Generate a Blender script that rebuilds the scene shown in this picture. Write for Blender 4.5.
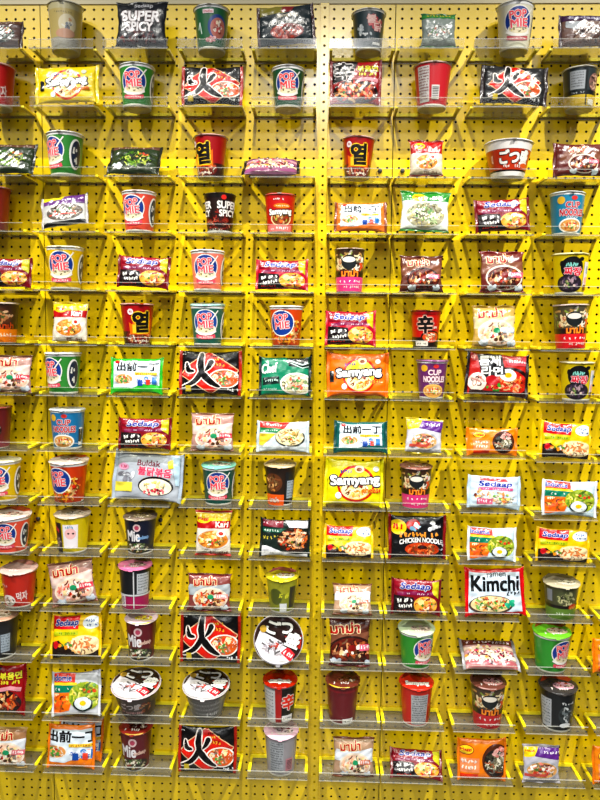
import bpy, math, random
import numpy as np
from mathutils import Vector, Matrix, Euler
from mathutils.geometry import tessellate_polygon

for o in list(bpy.data.objects): bpy.data.objects.remove(o, do_unlink=True)
C = bpy.context.scene.collection
G, GZ = 0.0254, 0.0248                      # peg hole pitch, across and down

# ------------------------------------------------------------------ camera
YAW, PIT, ROL = -.0301, .0858, .0114
CX, CD, CZ, FPX = .0066, 2.0737, -.8909, 730.0
_fw = Vector((math.sin(YAW)*math.cos(PIT), math.cos(YAW)*math.cos(PIT), -math.sin(PIT)))
_r0 = Vector((math.cos(YAW), -math.sin(YAW), 0)); _u0 = _r0.cross(_fw)
_rt = _r0*math.cos(ROL)+_u0*math.sin(ROL); _up = -_r0*math.sin(ROL)+_u0*math.cos(ROL)
cd = bpy.data.cameras.new('camera'); cam = bpy.data.objects.new('camera', cd); C.objects.link(cam)
m = Matrix.Identity(4)
for i in range(3):
    m[i][0] = _rt[i]; m[i][1] = _up[i]; m[i][2] = -_fw[i]
m[0][3], m[1][3], m[2][3] = CX, -CD, CZ
cam.matrix_world = m
cd.sensor_fit = 'VERTICAL'; cd.sensor_height = 24; cd.lens = FPX/800*24
cd.clip_start = .05; cd.clip_end = 50
bpy.context.scene.camera = cam

def at(px, py, Y):                          # the point of the plane y=Y seen at a measured place
    d = _fw*FPX + _rt*(px-300) + _up*(400-py)
    return Vector((CX, -CD, CZ)) + d*((Y+CD)/d.y)
def ppm(p):                                 # pixels per metre at a point
    return FPX/((p-Vector((CX, -CD, CZ))).dot(_fw))

# ------------------------------------------------------------------ world, lights, exposure
sc = bpy.context.scene
w = bpy.data.worlds.new('world'); sc.world = w; w.use_nodes = True
w.node_tree.nodes['Background'].inputs[0].default_value = (.9, .9, .95, 1)
w.node_tree.nodes['Background'].inputs[1].default_value = .08
def area(name, loc, target, sx, sy, power, col=(1, 1, 1)):
    l = bpy.data.lights.new(name, 'AREA'); l.shape = 'RECTANGLE'; l.size = sx; l.size_y = sy
    l.energy = power; l.color = col
    o = bpy.data.objects.new(name, l); C.objects.link(o); o.location = loc
    o.rotation_euler = (Vector(target)-Vector(loc)).to_track_quat('-Z', 'Y').to_euler()
    return o
# long luminous ceiling of the shop, then the small downlights nearer the wall
area('ceiling_panel_light', (0, -5.95, 2.0), (0, -5.95, 0), 9.0, 3.2, 370, (.93, .97, 1))
area('ceiling_square_lamp', (.1, -6.2, 1.96), (.1, -6.2, 0), .34, .75, 240)
for lx, pw in ((-1.5, 800), (-.1, 480), (1.3, 880)):
    l = bpy.data.lights.new('downlight', 'SPOT'); l.energy = pw; l.color = (1, .97, .90); l.shadow_soft_size = .022
    l.spot_size = math.radians(64); l.spot_blend = 1.0
    o = bpy.data.objects.new('downlight', l); C.objects.link(o); o.location = (lx, -1.5, 1.12)
    o.rotation_euler = (Vector((lx*.2, 0, -2.05))-o.location).to_track_quat('-Z', 'Y').to_euler()
sc.view_settings.view_transform = 'Standard'; sc.view_settings.look = 'None'
sc.view_settings.gamma = 1; sc.view_settings.use_curve_mapping = False
sc.view_settings.exposure = -0.62

# ------------------------------------------------------------------ materials
def lin(h):
    h = h.lstrip('#'); r = []
    for i in (0, 2, 4):
        c = int(h[i:i+2], 16)/255
        r.append(c/12.92 if c <= .04045 else ((c+.055)/1.055)**2.4)
    return r
def ink(h):                                 # printed colour, a touch deeper than the paper-white scale
    c = lin(h); g = sum(c)/3
    return [.74*max(0, g+(v-g)*1.04)**1.2 for v in c]
def princ(name, col, rough=.4, spec=.5, metal=0, bump=0, bscale=200):
    mt = bpy.data.materials.new(name); mt.use_nodes = True; nt = mt.node_tree
    b = nt.nodes['Principled BSDF']
    b.inputs['Base Color'].default_value = (*col, 1); b.inputs['Roughness'].default_value = rough
    b.inputs['Specular IOR Level'].default_value = spec; b.inputs['Metallic'].default_value = metal
    if bump:
        n = nt.nodes.new('ShaderNodeTexNoise'); n.inputs['Scale'].default_value = bscale
        t = nt.nodes.new('ShaderNodeTexCoord'); nt.links.new(t.outputs['Object'], n.inputs['Vector'])
        u = nt.nodes.new('ShaderNodeBump'); u.inputs['Strength'].default_value = bump; u.inputs['Distance'].default_value = .002
        nt.links.new(n.outputs[0], u.inputs['Height']); nt.links.new(u.outputs[0], b.inputs['Normal'])
    return mt
def printed(name, rough, bump, bscale):
    mt = princ(name, (1, 1, 1), rough, .5, 0, bump, bscale); nt = mt.node_tree
    a = nt.nodes.new('ShaderNodeVertexColor'); a.layer_name = 'Col'
    nt.links.new(a.outputs[0], nt.nodes['Principled BSDF'].inputs['Base Color'])
    return mt
M_FILM = printed('printed_film', .27, .5, 90)
M_CARD = printed('printed_paper_cup', .30, .06, 60)
M_LID = printed('printed_foil_lid', .2, .5, 70)
M_WALL = princ('yellow_painted_board', (.80, .55, .001), .2, .68, 0, .02, 60)
M_GLINT = princ('yellow_edge_glint', (.90, .74, .006), .35)  # bright yellow standing in for wall light glowing in the acrylic edges
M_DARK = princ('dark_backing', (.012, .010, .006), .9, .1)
M_CREAM = princ('cream_wall_paint', lin('c8bd98'), .5)
M_BLACK = princ('black_plastic', (.012, .012, .013), .4)
def acrylic(name, tint, frost):
    mt = bpy.data.materials.new(name); mt.use_nodes = True; nt = mt.node_tree; nt.nodes.clear()
    N = nt.nodes.new; out = N('ShaderNodeOutputMaterial'); tr = N('ShaderNodeBsdfTransparent')
    tr.inputs[0].default_value = (*tint, 1)
    df = N('ShaderNodeBsdfDiffuse'); df.inputs[0].default_value = (.80, .80, .76, 1)
    m1 = N('ShaderNodeMixShader'); m1.inputs[0].default_value = frost
    gl = N('ShaderNodeBsdfGlossy'); gl.inputs['Roughness'].default_value = .14
    fr = N('ShaderNodeFresnel'); fr.inputs[0].default_value = 1.45
    m2 = N('ShaderNodeMixShader'); L = nt.links.new
    ge = N('ShaderNodeNewGeometry'); iv = N('ShaderNodeMath'); iv.operation = 'SUBTRACT'; iv.inputs[0].default_value = 1
    mu = N('ShaderNodeMath'); mu.operation = 'MULTIPLY'; nt.links.new(ge.outputs['Backfacing'], iv.inputs[1]); nt.links.new(iv.outputs[0], mu.inputs[1]); nt.links.new(fr.outputs[0], mu.inputs[0])
    L(tr.outputs[0], m1.inputs[1]); L(df.outputs[0], m1.inputs[2]); L(mu.outputs[0], m2.inputs[0])
    L(m1.outputs[0], m2.inputs[1]); L(gl.outputs[0], m2.inputs[2]); L(m2.outputs[0], out.inputs[0])
    return mt
M_ACR = acrylic('clear_acrylic', (.76, .76, .73), .05)
M_LIP = acrylic('clear_acrylic_lip', (.94, .94, .91), .0)
M_EDGE = acrylic('polished_acrylic_edge', (.9, .9, .85), .22)

# ------------------------------------------------------------------ mesh helpers
def link_mesh(name, V, F, mats, parent=None, cols=None, mi=None, smooth=True):
    me = bpy.data.meshes.new(name)
    V = np.asarray(V, dtype=np.float32).reshape(-1, 3)
    if isinstance(F, np.ndarray):
        nf, k = F.shape
        me.vertices.add(len(V)); me.vertices.foreach_set('co', V.ravel())
        me.loops.add(nf*k); me.loops.foreach_set('vertex_index', F.ravel().astype(np.int32))
        me.polygons.add(nf); me.polygons.foreach_set('loop_start', np.arange(0, nf*k, k, dtype=np.int32))
        me.update(calc_edges=True)
    else:
        me.from_pydata([tuple(v) for v in V], [], F)
    for x in (mats if isinstance(mats, (list, tuple)) else [mats]): me.materials.append(x)
    if mi is not None: me.polygons.foreach_set('material_index', np.asarray(mi, dtype=np.int32))
    if cols is not None:
        ca = me.color_attributes.new('Col', 'FLOAT_COLOR', 'CORNER')
        k = np.array([p.loop_total for p in me.polygons])
        c = np.repeat(np.asarray(cols, dtype=np.float32), k, axis=0)
        c = np.concatenate([c, np.ones((len(c), 1), dtype=np.float32)], 1)
        ca.data.foreach_set('color', c.ravel())
    me.polygons.foreach_set('use_smooth', [bool(smooth)]*len(me.polygons))
    me.update()
    o = bpy.data.objects.new(name, me); C.objects.link(o)
    if parent: o.parent = parent
    return o
def box(x0, x1, y0, y1, z0, z1):
    V = [(x, y, z) for x in (x0, x1) for y in (y0, y1) for z in (z0, z1)]
    return V, [(0, 1, 3, 2), (4, 6, 7, 5), (0, 4, 5, 1), (2, 3, 7, 6), (0, 2, 6, 4), (1, 5, 7, 3)]
def boxes(bs):
    V, F = [], []
    for b in bs:
        v, f = box(*b); n = len(V); V += v; F += [tuple(i+n for i in q) for q in f]
    return V, F
def tag(o, label, cat, group=None):
    o['label'] = label; o['category'] = cat
    if group: o['group'] = group
def empty(name):
    e = bpy.data.objects.new(name, None); C.objects.link(e); e.empty_display_size = .02
    return e
def copy_tree(o):
    c = o.copy(); C.objects.link(c)
    for ch in list(o.children):
        k = ch.copy(); C.objects.link(k); k.parent = c
    return c

# ------------------------------------------------------------------ the wall: perforated panels with real holes
def panel(name, i0, i1, j0, j1, xa, xb, zt, yfront=0., thick=.0016, xo=0.):
    V, F = [], []; r = .0037
    ang = [math.pi/8+k*math.pi/4 for k in range(8)]
    for i in range(i0, i1+1):
        x0 = (i-.5)*G+xo if i > i0 else xa; x1 = (i+.5)*G+xo if i < i1 else xb
        for j in range(j0, j1+1):
            z1 = -(j-.5)*GZ if j > j0 else zt; z0 = -(j+.5)*GZ
            cx, cz = i*G+xo, -j*GZ; n = len(V)
            for k in range(8):
                V.append((cx+r*math.cos(ang[k]), yfront, cz+r*math.sin(ang[k])))
            for k in range(8):
                V.append((cx+r*math.cos(ang[k]), yfront+thick, cz+r*math.sin(ang[k])))
            V += [(x1, yfront, z1), (x0, yfront, z1), (x0, yfront, z0), (x1, yfront, z0)]
            a, b, c, d = n+16, n+17, n+18, n+19
            F += [(n+7, d, a, n+0), (n+0, a, n+1), (n+1, a, b, n+2), (n+2, b, n+3), (n+3, b, c, n+4),
                  (n+4, c, n+5), (n+5, c, d, n+6), (n+6, d, n+7)]
            for k in range(8):
                q = (k+1) % 8; F.append((n+k, n+q, n+8+q, n+8+k))
    # rim of the board
    zb = -(j1+.5)*GZ; v, f = boxes([(xa, xa+.0004, yfront, yfront+thick, zb, zt), (xb-.0004, xb, yfront, yfront+thick, zb, zt),
                                   (xa, xb, yfront, yfront+thick, zt-.0004, zt)])
    n = len(V); V += v; F += [tuple(i+n for i in q) for q in f]
    o = link_mesh(name, V, F, M_WALL, smooth=False); o['kind'] = 'structure'
    return o
J1 = 104
S1, S2 = -.7853, .1927
panel('wall_left', -52, -32, 0, J1, -1.335, S1-.0008, .013, xo=.0098)
panel('wall_back', -30, 7, 0, J1, S1+.0008, S2-.0008, .013)
panel('wall_right', 8, 52, 0, J1, S2+.0008, 1.335, .013, xo=.0073)
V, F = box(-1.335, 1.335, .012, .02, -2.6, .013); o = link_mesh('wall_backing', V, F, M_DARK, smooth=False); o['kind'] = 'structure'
V, F = box(-1.6, 1.6, .021, .06, -2.7, .6); o = link_mesh('wall_upper', V, F, M_CREAM, smooth=False); o['kind'] = 'structure'
V, F = box(-1.34, 1.34, -.004, .02, .0135, .022); o = link_mesh('trim_top', V, F, M_CREAM, smooth=False); o['kind'] = 'structure'
V, F = box(-3.5, 3.5, -5.5, .06, -2.72, -2.62); o = link_mesh('floor', V, F, princ('pale_floor_tile', (.13, .12, .11), .4), smooth=False); o['kind'] = 'structure'
PX = .0118
post = panel('wall_post', 0, 0, 0, J1, -.0118, .0118, .013, -.010, .0016)
V, F = boxes([(-PX, -PX+.0014, -.0098, 0, -2.59, .013), (PX-.0014, PX, -.0098, 0, -2.59, .013)]); link_mesh('side_flange', V, F, M_WALL, post, smooth=False)
post.name = 'perforated_post'; del post['kind']
tag(post, 'narrow perforated yellow upright strip standing proud between the two middle shelf columns', 'post')

# ------------------------------------------------------------------ printed artwork
_tc = {}
def text_tris(s, off):
    k = (s, round(off, 3))
    if k not in _tc:
        cu = bpy.data.curves.new('t', 'FONT'); cu.body = s; cu.offset = off; cu.resolution_u = 3
        ob = bpy.data.objects.new('t', cu); C.objects.link(ob)
        dg = bpy.context.evaluated_depsgraph_get(); me = ob.evaluated_get(dg).to_mesh()
        me.calc_loop_triangles()
        co = np.array([v.co[:2] for v in me.vertices]).reshape(-1, 2)
        tr = np.array([t.vertices[:] for t in me.loop_triangles], dtype=int).reshape(-1, 3)
        _tc[k] = co[tr] if len(tr) else np.zeros((0, 3, 2))
        bpy.data.objects.remove(ob, do_unlink=True); bpy.data.curves.remove(cu)
    return _tc[k]
class Art:
    def __init__(s, seed=1): s.L = []; s.rnd = random.Random(seed); s.k = 0
    def add(s, tris, col, same=False):
        if not same: s.k += 1
        if len(tris): s.L.append((np.asarray(tris, dtype=float), ink(col), s.k))
        return s
    def poly(s, pts, col, same=False):
        t = tessellate_polygon([[Vector((p[0], p[1], 0)) for p in pts]])
        P = np.array(pts, dtype=float)
        return s.add([P[list(q)] for q in t], col, same)
    def rect(s, x0, y0, x1, y1, col, skew=0, same=False):
        return s.add([[(x0, y0), (x1, y0), (x1+skew, y1)], [(x0, y0), (x1+skew, y1), (x0+skew, y1)]], col, same)
    def ell(s, cx, cy, rx, ry, col, rot=0, n=28, same=False):
        c, q = math.cos(rot), math.sin(rot); P = []
        for i in range(n):
            a = 2*math.pi*i/n; x, y = rx*math.cos(a), ry*math.sin(a); P.append((cx+x*c-y*q, cy+x*q+y*c))
        return s.add([[(cx, cy), P[i], P[(i+1) % n]] for i in range(n)], col, same)
    def stroke(s, pts, wd, col, same=False):
        T = []
        for i in range(len(pts)-1):
            a, b = np.array(pts[i], float), np.array(pts[i+1], float); d = b-a; l = np.hypot(*d)
            if l < 1e-6: continue
            n = np.array([-d[1], d[0]])/l*wd/2; e = d/l*wd*.25; a = a-e; b = b+e
            T += [[a+n, b+n, b-n], [a+n, b-n, a-n]]
        return s.add(T, col, same)
    def text(s, st, cx, cy, wd, hg, col, bold=.02, out=None, oa=.07, rot=0, shear=0, arc=0):
        base = text_tris(st, 0)
        if not len(base): return s
        lo = base.reshape(-1, 2).min(0); hi = base.reshape(-1, 2).max(0); mid = (lo+hi)/2; sz = hi-lo
        jobs = []
        b = min((bold+.03)*.6, .042)*hg; ro = b+min(oa*.5, .14)*hg
        if out: s.k += 1; jobs += [(ro*math.cos(q*math.pi/4), ro*math.sin(q*math.pi/4), out) for q in range(8)]
        jobs += [(-b, -b, None), (b, -b, None), (b, b, None), (-b, b, None), (0, 0, None)]
        for dx, dy, c_ in jobs:
            if c_ is None and dx == -b and dy == -b: s.k += 1
            t = (base-mid)/sz*np.array([wd, hg])+np.array([dx, dy])
            if shear: t[..., 0] += t[..., 1]*shear
            if arc: t[..., 1] -= arc*(t[..., 0]/(wd/2))**2
            c, q = math.cos(rot), math.sin(rot)
            t = np.stack([t[..., 0]*c-t[..., 1]*q, t[..., 0]*q+t[..., 1]*c], -1)+np.array([cx, cy])
            s.add(t, c_ or col, True)
        return s
    def brush(s, pts, ws, col):                                  # a brush stroke of changing width
        n = 5*(len(pts)-1); P = []
        for i in range(n+1):
            f = i/5; k = min(int(f), len(pts)-2); t = f-k; p0 = pts[max(k-1, 0)]; p1 = pts[k]; p2 = pts[k+1]; p3 = pts[min(k+2, len(pts)-1)]
            P.append([.5*((2*p1[j])+(-p0[j]+p2[j])*t+(2*p0[j]-5*p1[j]+4*p2[j]-p3[j])*t*t+(-p0[j]+3*p1[j]-3*p2[j]+p3[j])*t**3) for j in (0, 1)]+[ws[k]+(ws[k+1]-ws[k])*t])
        L_, R_ = [], []
        for i, (x, y, w_) in enumerate(P):
            a, b = P[max(i-1, 0)], P[min(i+1, n)]; d = math.hypot(b[0]-a[0], b[1]-a[1]) or 1; nx, ny = -(b[1]-a[1])/d*w_/2, (b[0]-a[0])/d*w_/2
            L_.append((x+nx, y+ny)); R_.append((x-nx, y-ny))
        T = []
        for i in range(n): T += [[L_[i], R_[i], R_[i+1]], [L_[i], R_[i+1], L_[i+1]]]
        s.add(T, col, True)
        for x, y, w_ in (P[0], P[-1]): s.ell(x, y, w_/2, w_/2, col, 0, 10, True)
        return s
    def scrib(s, cx, cy, wd, hg, col, n=9, wt=.18, rot=0):      # print too small to read in the photograph
        s.k += 1; r = s.rnd; dx = wd/n; c, q = math.cos(rot), math.sin(rot)
        for i in range(n):
            if r.random() < .12: continue
            x = -wd/2+dx*(i+.5)
            for _ in range(2):
                p = [(x+r.uniform(-.32, .32)*dx, r.uniform(-.45, .45)*hg) for _ in range(3)]
                s.stroke([(cx+a*c-b*q, cy+a*q+b*c) for a, b in p], hg*wt, col, True)
        return s
    def noodles(s, cx, cy, rx, ry, pal, n=40, wt=.05, ln=.5):
        r = s.rnd; ks = [s.k+1, s.k+2, s.k+3]
        for i in range(n):
            a = r.uniform(0, 6.283); d = math.sqrt(r.random())*.86
            x, y = cx+rx*d*math.cos(a), cy+ry*d*math.sin(a); th = r.uniform(0, 6.283); cv = r.uniform(-1, 1); P = []
            for q in range(4):
                X = x+ln*min(rx, ry)*.33*(q-1.5)*math.cos(th+cv*q*.5); Y = y+ln*min(rx, ry)*.33*(q-1.5)*math.sin(th+cv*q*.5)
                e = math.hypot((X-cx)/rx, (Y-cy)/ry)
                if e > .97: X = cx+(X-cx)/e*.97; Y = cy+(Y-cy)/e*.97
                P.append((X, Y))
            s.k = ks[i % 3]; h_ = r.choice(pal); q_ = r.choice((1, 1, .9, .55)); h_ = '%02x%02x%02x' % tuple(int(int(h_[z:z+2], 16)*q_) for z in (0, 2, 4)); s.stroke(P, wt*r.uniform(.7, 1.3), h_, True)
        s.k = ks[2]; return s
    def bits(s, cx, cy, rx, ry, pal, n=10, sz=.12):
        r = s.rnd; s.k += 1
        for i in range(n):
            a = r.uniform(0, 6.283); d = math.sqrt(r.random())*.8
            s.ell(cx+rx*d*math.cos(a), cy+ry*d*math.sin(a), sz*r.uniform(.5, 1.2), sz*r.uniform(.4, .9), r.choice(pal), r.uniform(0, 3), 9, True)
        return s
    def bowl(s, cx, cy, rx, ry, rim, soup, pal, n=34, bits=(), wt=.05, nb=9, bs=.1):
        s.ell(cx, cy, rx*1.1, ry*1.13, rim); s.ell(cx, cy, rx, ry, soup); s.noodles(cx, cy, rx, ry, pal, n, wt)
        if bits: s.bits(cx, cy, rx*.8, ry*.8, bits, nb, bs)
        return s
    def egg(s, cx, cy, r): s.ell(cx, cy, r*1.25, r, 'f4f4ea'); s.ell(cx, cy, r*.55, r*.45, 'f6b914'); return s
def split(t, L):
    out = []
    while len(t):
        e = np.stack([np.hypot(*(t[:, (i+1) % 3]-t[:, i]).T) for i in range(3)], 1); mx = e.max(1)
        out.append(t[mx <= L]); t = t[mx > L]; e = e[mx > L]
        if not len(t): break
        i = e.argmax(1); r = np.arange(len(t)); a, b, c = t[r, i], t[r, (i+1) % 3], t[r, (i+2) % 3]; mid = (a+b)/2
        t = np.concatenate([np.stack([a, mid, c], 1), np.stack([mid, b, c], 1)])
    return np.concatenate(out) if out else t
def decals(art, surf, unit, clip, V, F, cols, L=.0045, base=.0003, step=.00011):
    """lay the printed shapes onto the surface; surf(xy, offset) -> xyz"""
    vs, n = [np.asarray(V, dtype=float).reshape(-1, 3)], len(V); fs = []
    for tris, col, k in art.L:
        t = split(tris, L/unit).reshape(-1, 2).copy()
        t[:, 0] = np.clip(t[:, 0], clip[0], clip[1]); t[:, 1] = np.clip(t[:, 1], clip[2], clip[3])
        T = t.reshape(-1, 3, 2); ar = (T[:, 1, 0]-T[:, 0, 0])*(T[:, 2, 1]-T[:, 0, 1])-(T[:, 1, 1]-T[:, 0, 1])*(T[:, 2, 0]-T[:, 0, 0])
        T = T[np.abs(ar) > 1e-8]; ar = ar[np.abs(ar) > 1e-8]
        T[ar < 0] = T[ar < 0][:, ::-1]
        p = surf(T.reshape(-1, 2), base+step*k); vs.append(p)
        q = np.arange(len(p)).reshape(-1, 3)+n; n += len(p); fs += [tuple(x) for x in q.tolist()]; cols += [col]*len(q)
    return np.concatenate(vs), F+fs, cols

# ------------------------------------------------------------------ products
def lathe(prof, seg=48):
    V, F = [], []
    for r, z in prof:
        for i in range(seg):
            a = 2*math.pi*i/seg; V.append((r*math.sin(a), -r*math.cos(a), z))
    for j in range(len(prof)-1):
        for i in range(seg):
            q = (i+1) % seg; F.append((j*seg+i, j*seg+q, (j+1)*seg+q, (j+1)*seg+i))
    return V, F
def make_cup(name, art, body, H=.11, RT=.05, RB=.038, rim='f2f2ee', foot='f0f0ea', lid='d8d8d6', lidart=None, lidtilt=0, footh=.05, curl=.0):
    """paper cup: tapered printed wall, recessed foot, rolled rim, foil lid with a pull tab"""
    root = empty(name)
    prof = [(.0, .004), (RB-.003, .004), (RB-.0025, 0), (RB-.0005, 0)]+[(RB+(RT-.0015-RB)*t, H*t) for t in (footh, .25, .5, .75, 1)]
    V, F = lathe(prof); nf = len(F); cols = []
    for i in range(nf): cols.append(lin(foot) if i < 48*4 else ink(body))
    um = H/2; Rm = (RT+RB)/2
    def surf(p, off):
        z = (p[:, 1]*.5+.5)*H; R = RB+(RT-.0015-RB)*(z/H)+off; a = p[:, 0]*um/Rm
        return np.stack([R*np.sin(a), -R*np.cos(a), z], 1)
    if art: V, F, cols = decals(art, surf, um, (-3.1*Rm/um, 3.1*Rm/um, -.97, .985), V, F, cols)
    link_mesh('cup_body', V, F, M_CARD, root, cols)
    # rolled rim
    pr = [(RT-.002+.0028*math.cos(a), H+.0022*math.sin(a)) for a in [2*math.pi*k/10 for k in range(11)]]
    V, F = lathe(pr); link_mesh('rim', V, F, M_CARD, root, [ink(rim)]*len(F))
    # lid
    rr = random.Random(hash(body+lid) % 1000 if False else sum(map(ord, body+lid)))
    ph = [rr.uniform(0, 6.28) for _ in range(4)]; R = RT+.0016
    def lz(x, y):
        r = np.hypot(x, y)/R; a = np.arctan2(y, x)
        return H+.0028+lidtilt*(y+R)+.0008*np.sin(3*a+ph[0])*r+.0007*np.sin(x*180+ph[1])*np.sin(y*150+ph[2])+curl*np.maximum(0, r-.7)*np.maximum(0, np.sin(a+ph[3]))*.05
    V, F = [(0, 0, float(lz(np.array(0.), np.array(0.))))], []
    for j in range(1, 9):
        for i in range(40):
            a = 2*math.pi*i/40; r_ = R*j/8; x, y = r_*math.cos(a), r_*math.sin(a)
            z = float(lz(np.array(x), np.array(y)))-(.0035 if j == 8 else 0); V.append((x*(1.012 if j == 8 else 1), y*(1.012 if j == 8 else 1), z))
    for i in range(40):
        F.append((0, 1+i, 1+(i+1) % 40))
        for j in range(7): F.append((1+j*40+i, 1+(j+1)*40+i, 1+(j+1)*40+(i+1) % 40, 1+j*40+(i+1) % 40))
    n = len(V); V += [(-.007, -R*.99, H+.002), (.007, -R*.99, H+.002), (.005, -R-.006, H-.001), (-.005, -R-.006, H-.001)]; F.append((n, n+3, n+2, n+1))
    cols = [ink(lid)]*len(F)
    if lidart:
        def ls(p, off):
            x, y = p[:, 0]*R, p[:, 1]*R; r = np.hypot(x, y); k = np.where(r > R*.96, R*.96/np.maximum(r, 1e-9), 1)
            x, y = x*k, y*k; return np.stack([x, y, lz(x, y)+off], 1)
        V, F, cols = decals(lidart, ls, R, (-1, 1, -1, 1), V, F, cols)
    link_mesh('lid', V, F, M_LID, root, cols)
    root['w0'] = (RT+.0042)*2; root['h0'] = H
    return root
def make_packet(name, art, body, W=.14, H=.105, T=.034, fin='h', seal=None, back=None, seed=1, finw=.1, wr=1.0):
    """pillow packet: noodle block inside film, two crimped seals"""
    root = empty(name); rr = random.Random(seed); ph = [rr.uniform(0, 6.28) for _ in range(8)]
    u = H/2; a = W/H; U0 = 1-finw
    def geo(p, side, off=0):
        x, y = p[:, 0]/a, p[:, 1]
        s, t = (x, y) if fin == 'h' else (y, x)                    # s runs to the seals
        As, At = (a, 1) if fin == 'h' else (1, a)
        sn = np.clip(np.abs(s)/U0, 0, 1); tn = np.clip(np.abs(t), 0, 1)
        th = T/2*np.power(1-sn**3.4, .62)*np.power(np.clip(1-tn**3.6, 0, 1), .5)+.0006
        cr = .0011*np.sin(s*9+ph[0]+t*3)*np.sin(t*7+ph[1])+.0006*np.sin(s*17+ph[2]-t*11)
        cr = cr+.0026*np.power(sn, 3)*np.sin(t*15+ph[3]+side)*(1-tn**4)*np.clip((U0-np.abs(s))/.12, 0, 1)
        cr = cr*wr*np.clip(th/(T*.15), 0, 1)
        pin = 1-.052*(1-sn**2.6)-.018*np.sin(s*5+ph[4])-.008*np.sin(s*13+ph[5])
        t2 = t*np.where(tn > 0, pin, 1); bend = .03*np.sin(t*2.2+ph[5])*sn
        s2 = s+bend*np.sign(s)*.4
        X, Z = (s2*As, t2*At) if fin == 'h' else (t2*At, s2*As)
        return np.stack([X*u, side*(th+cr)+.0015*np.sin(t*4+ph[6])*sn, Z*u], 1)
    def surf(p, off, side=-1):
        e = .004; P = geo(p, side); A = geo(p+np.array([e, 0]), side); B = geo(p+np.array([0, e]), side)
        n = np.cross(A-P, B-P); n /= np.maximum(np.linalg.norm(n, axis=1, keepdims=True), 1e-12)
        if side > 0: n = -n
        n[:, 1] -= .0
        return P+n*off
    nx, ny = 34, 26
    xl, yl = (a*U0, 1) if fin == 'h' else (a, U0)
    def spread(n): q = np.linspace(-1, 1, n); return np.sign(q)*(1-(1-np.abs(q))**1.35)
    X, Y = np.meshgrid(spread(nx)*xl, spread(ny)*yl); P = np.stack([X.ravel(), Y.ravel()], 1)
    V = list(geo(P, -1))+list(geo(P, 1)); F = []; N = nx*ny
    for j in range(ny-1):
        for i in range(nx-1):
            q = j*nx+i; F.append((q, q+1, q+nx+1, q+nx)); F.append((N+q, N+q+nx, N+q+nx+1, N+q+1))
    edge = [(i) for i in range(nx)]+[j*nx+nx-1 for j in range(1, ny)]+[(ny-1)*nx+i for i in range(nx-2, -1, -1)]+[j*nx for j in range(ny-2, 0, -1)]
    for k in range(len(edge)):
        p, q = edge[k], edge[(k+1) % len(edge)]; F.append((p, N+p, N+q, q))
    cols = [ink(body)]*len(F)
    if back:
        for k in range(1, 2*(ny-1)*(nx-1), 2): cols[k] = ink(back)
    e = .985
    if art: V, F, cols = decals(art, surf, u, (-xl*e, xl*e, -yl*e, yl*e), V, F, cols)
    link_mesh('wrapper', V, F, M_FILM, root, cols)
    # crimped seals
    for sg in (-1, 1):
        nt, ns = 60, 4; V, F = [], []
        for k in range(ns):
            for i in range(nt):
                t = -1+2*i/(nt-1); s = sg*(U0-.006+(1-U0+.006)*k/(ns-1)); tt = t*(1+.02*k)
                p = np.array([[s*a, tt]]) if fin == 'h' else np.array([[tt*a, s]])
                g = geo(p, -1)[0]; ew = .0014*math.sin(t*6+ph[7]+sg)*k
                g[1] = .0015*math.sin(t*4+ph[6])+(.0004 if i % 2 else -.0004)+ew
                if k == ns-1:
                    z = .0008*(1 if i % 2 else -1)*sg; g[0 if fin == 'h' else 2] += z
                if abs(t) > 1: t = 1
                V.append(tuple(g))
        for k in range(ns-1):
            for i in range(nt-1):
                q = k*nt+i; F.append((q, q+1, q+nt+1, q+nt))
        so = link_mesh('seal', V, F, M_FILM, root, [ink(seal or body)]*len(F))
        md = so.modifiers.new('thickness', 'SOLIDIFY'); md.thickness = .0006; md.offset = 0
    root['w0'] = W; root['h0'] = H
    return root
NOOD = ['f2c14e', 'e8a531', 'f6d987', 'd98a2b']
SPICY = ['d8431f', 'f07a35', 'b52a12', 'f4a860', 'e8c08a']
PALE = ['f3ead2', 'f2c9a8', 'ecd9a0', 'e59a80', 'fdf6e6']
PINKN = ['f6d5cc', 'ee8f80', 'fbeee6', 'd95c4c', 'f3b49e']
DARKN = ['8a3b22', '5e2616', 'c06a3c', 'e0a878', '3b1a12']
GREEN = ['4f7a2a', '86a83c', '2f5a22', 'b9c65a']
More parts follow.
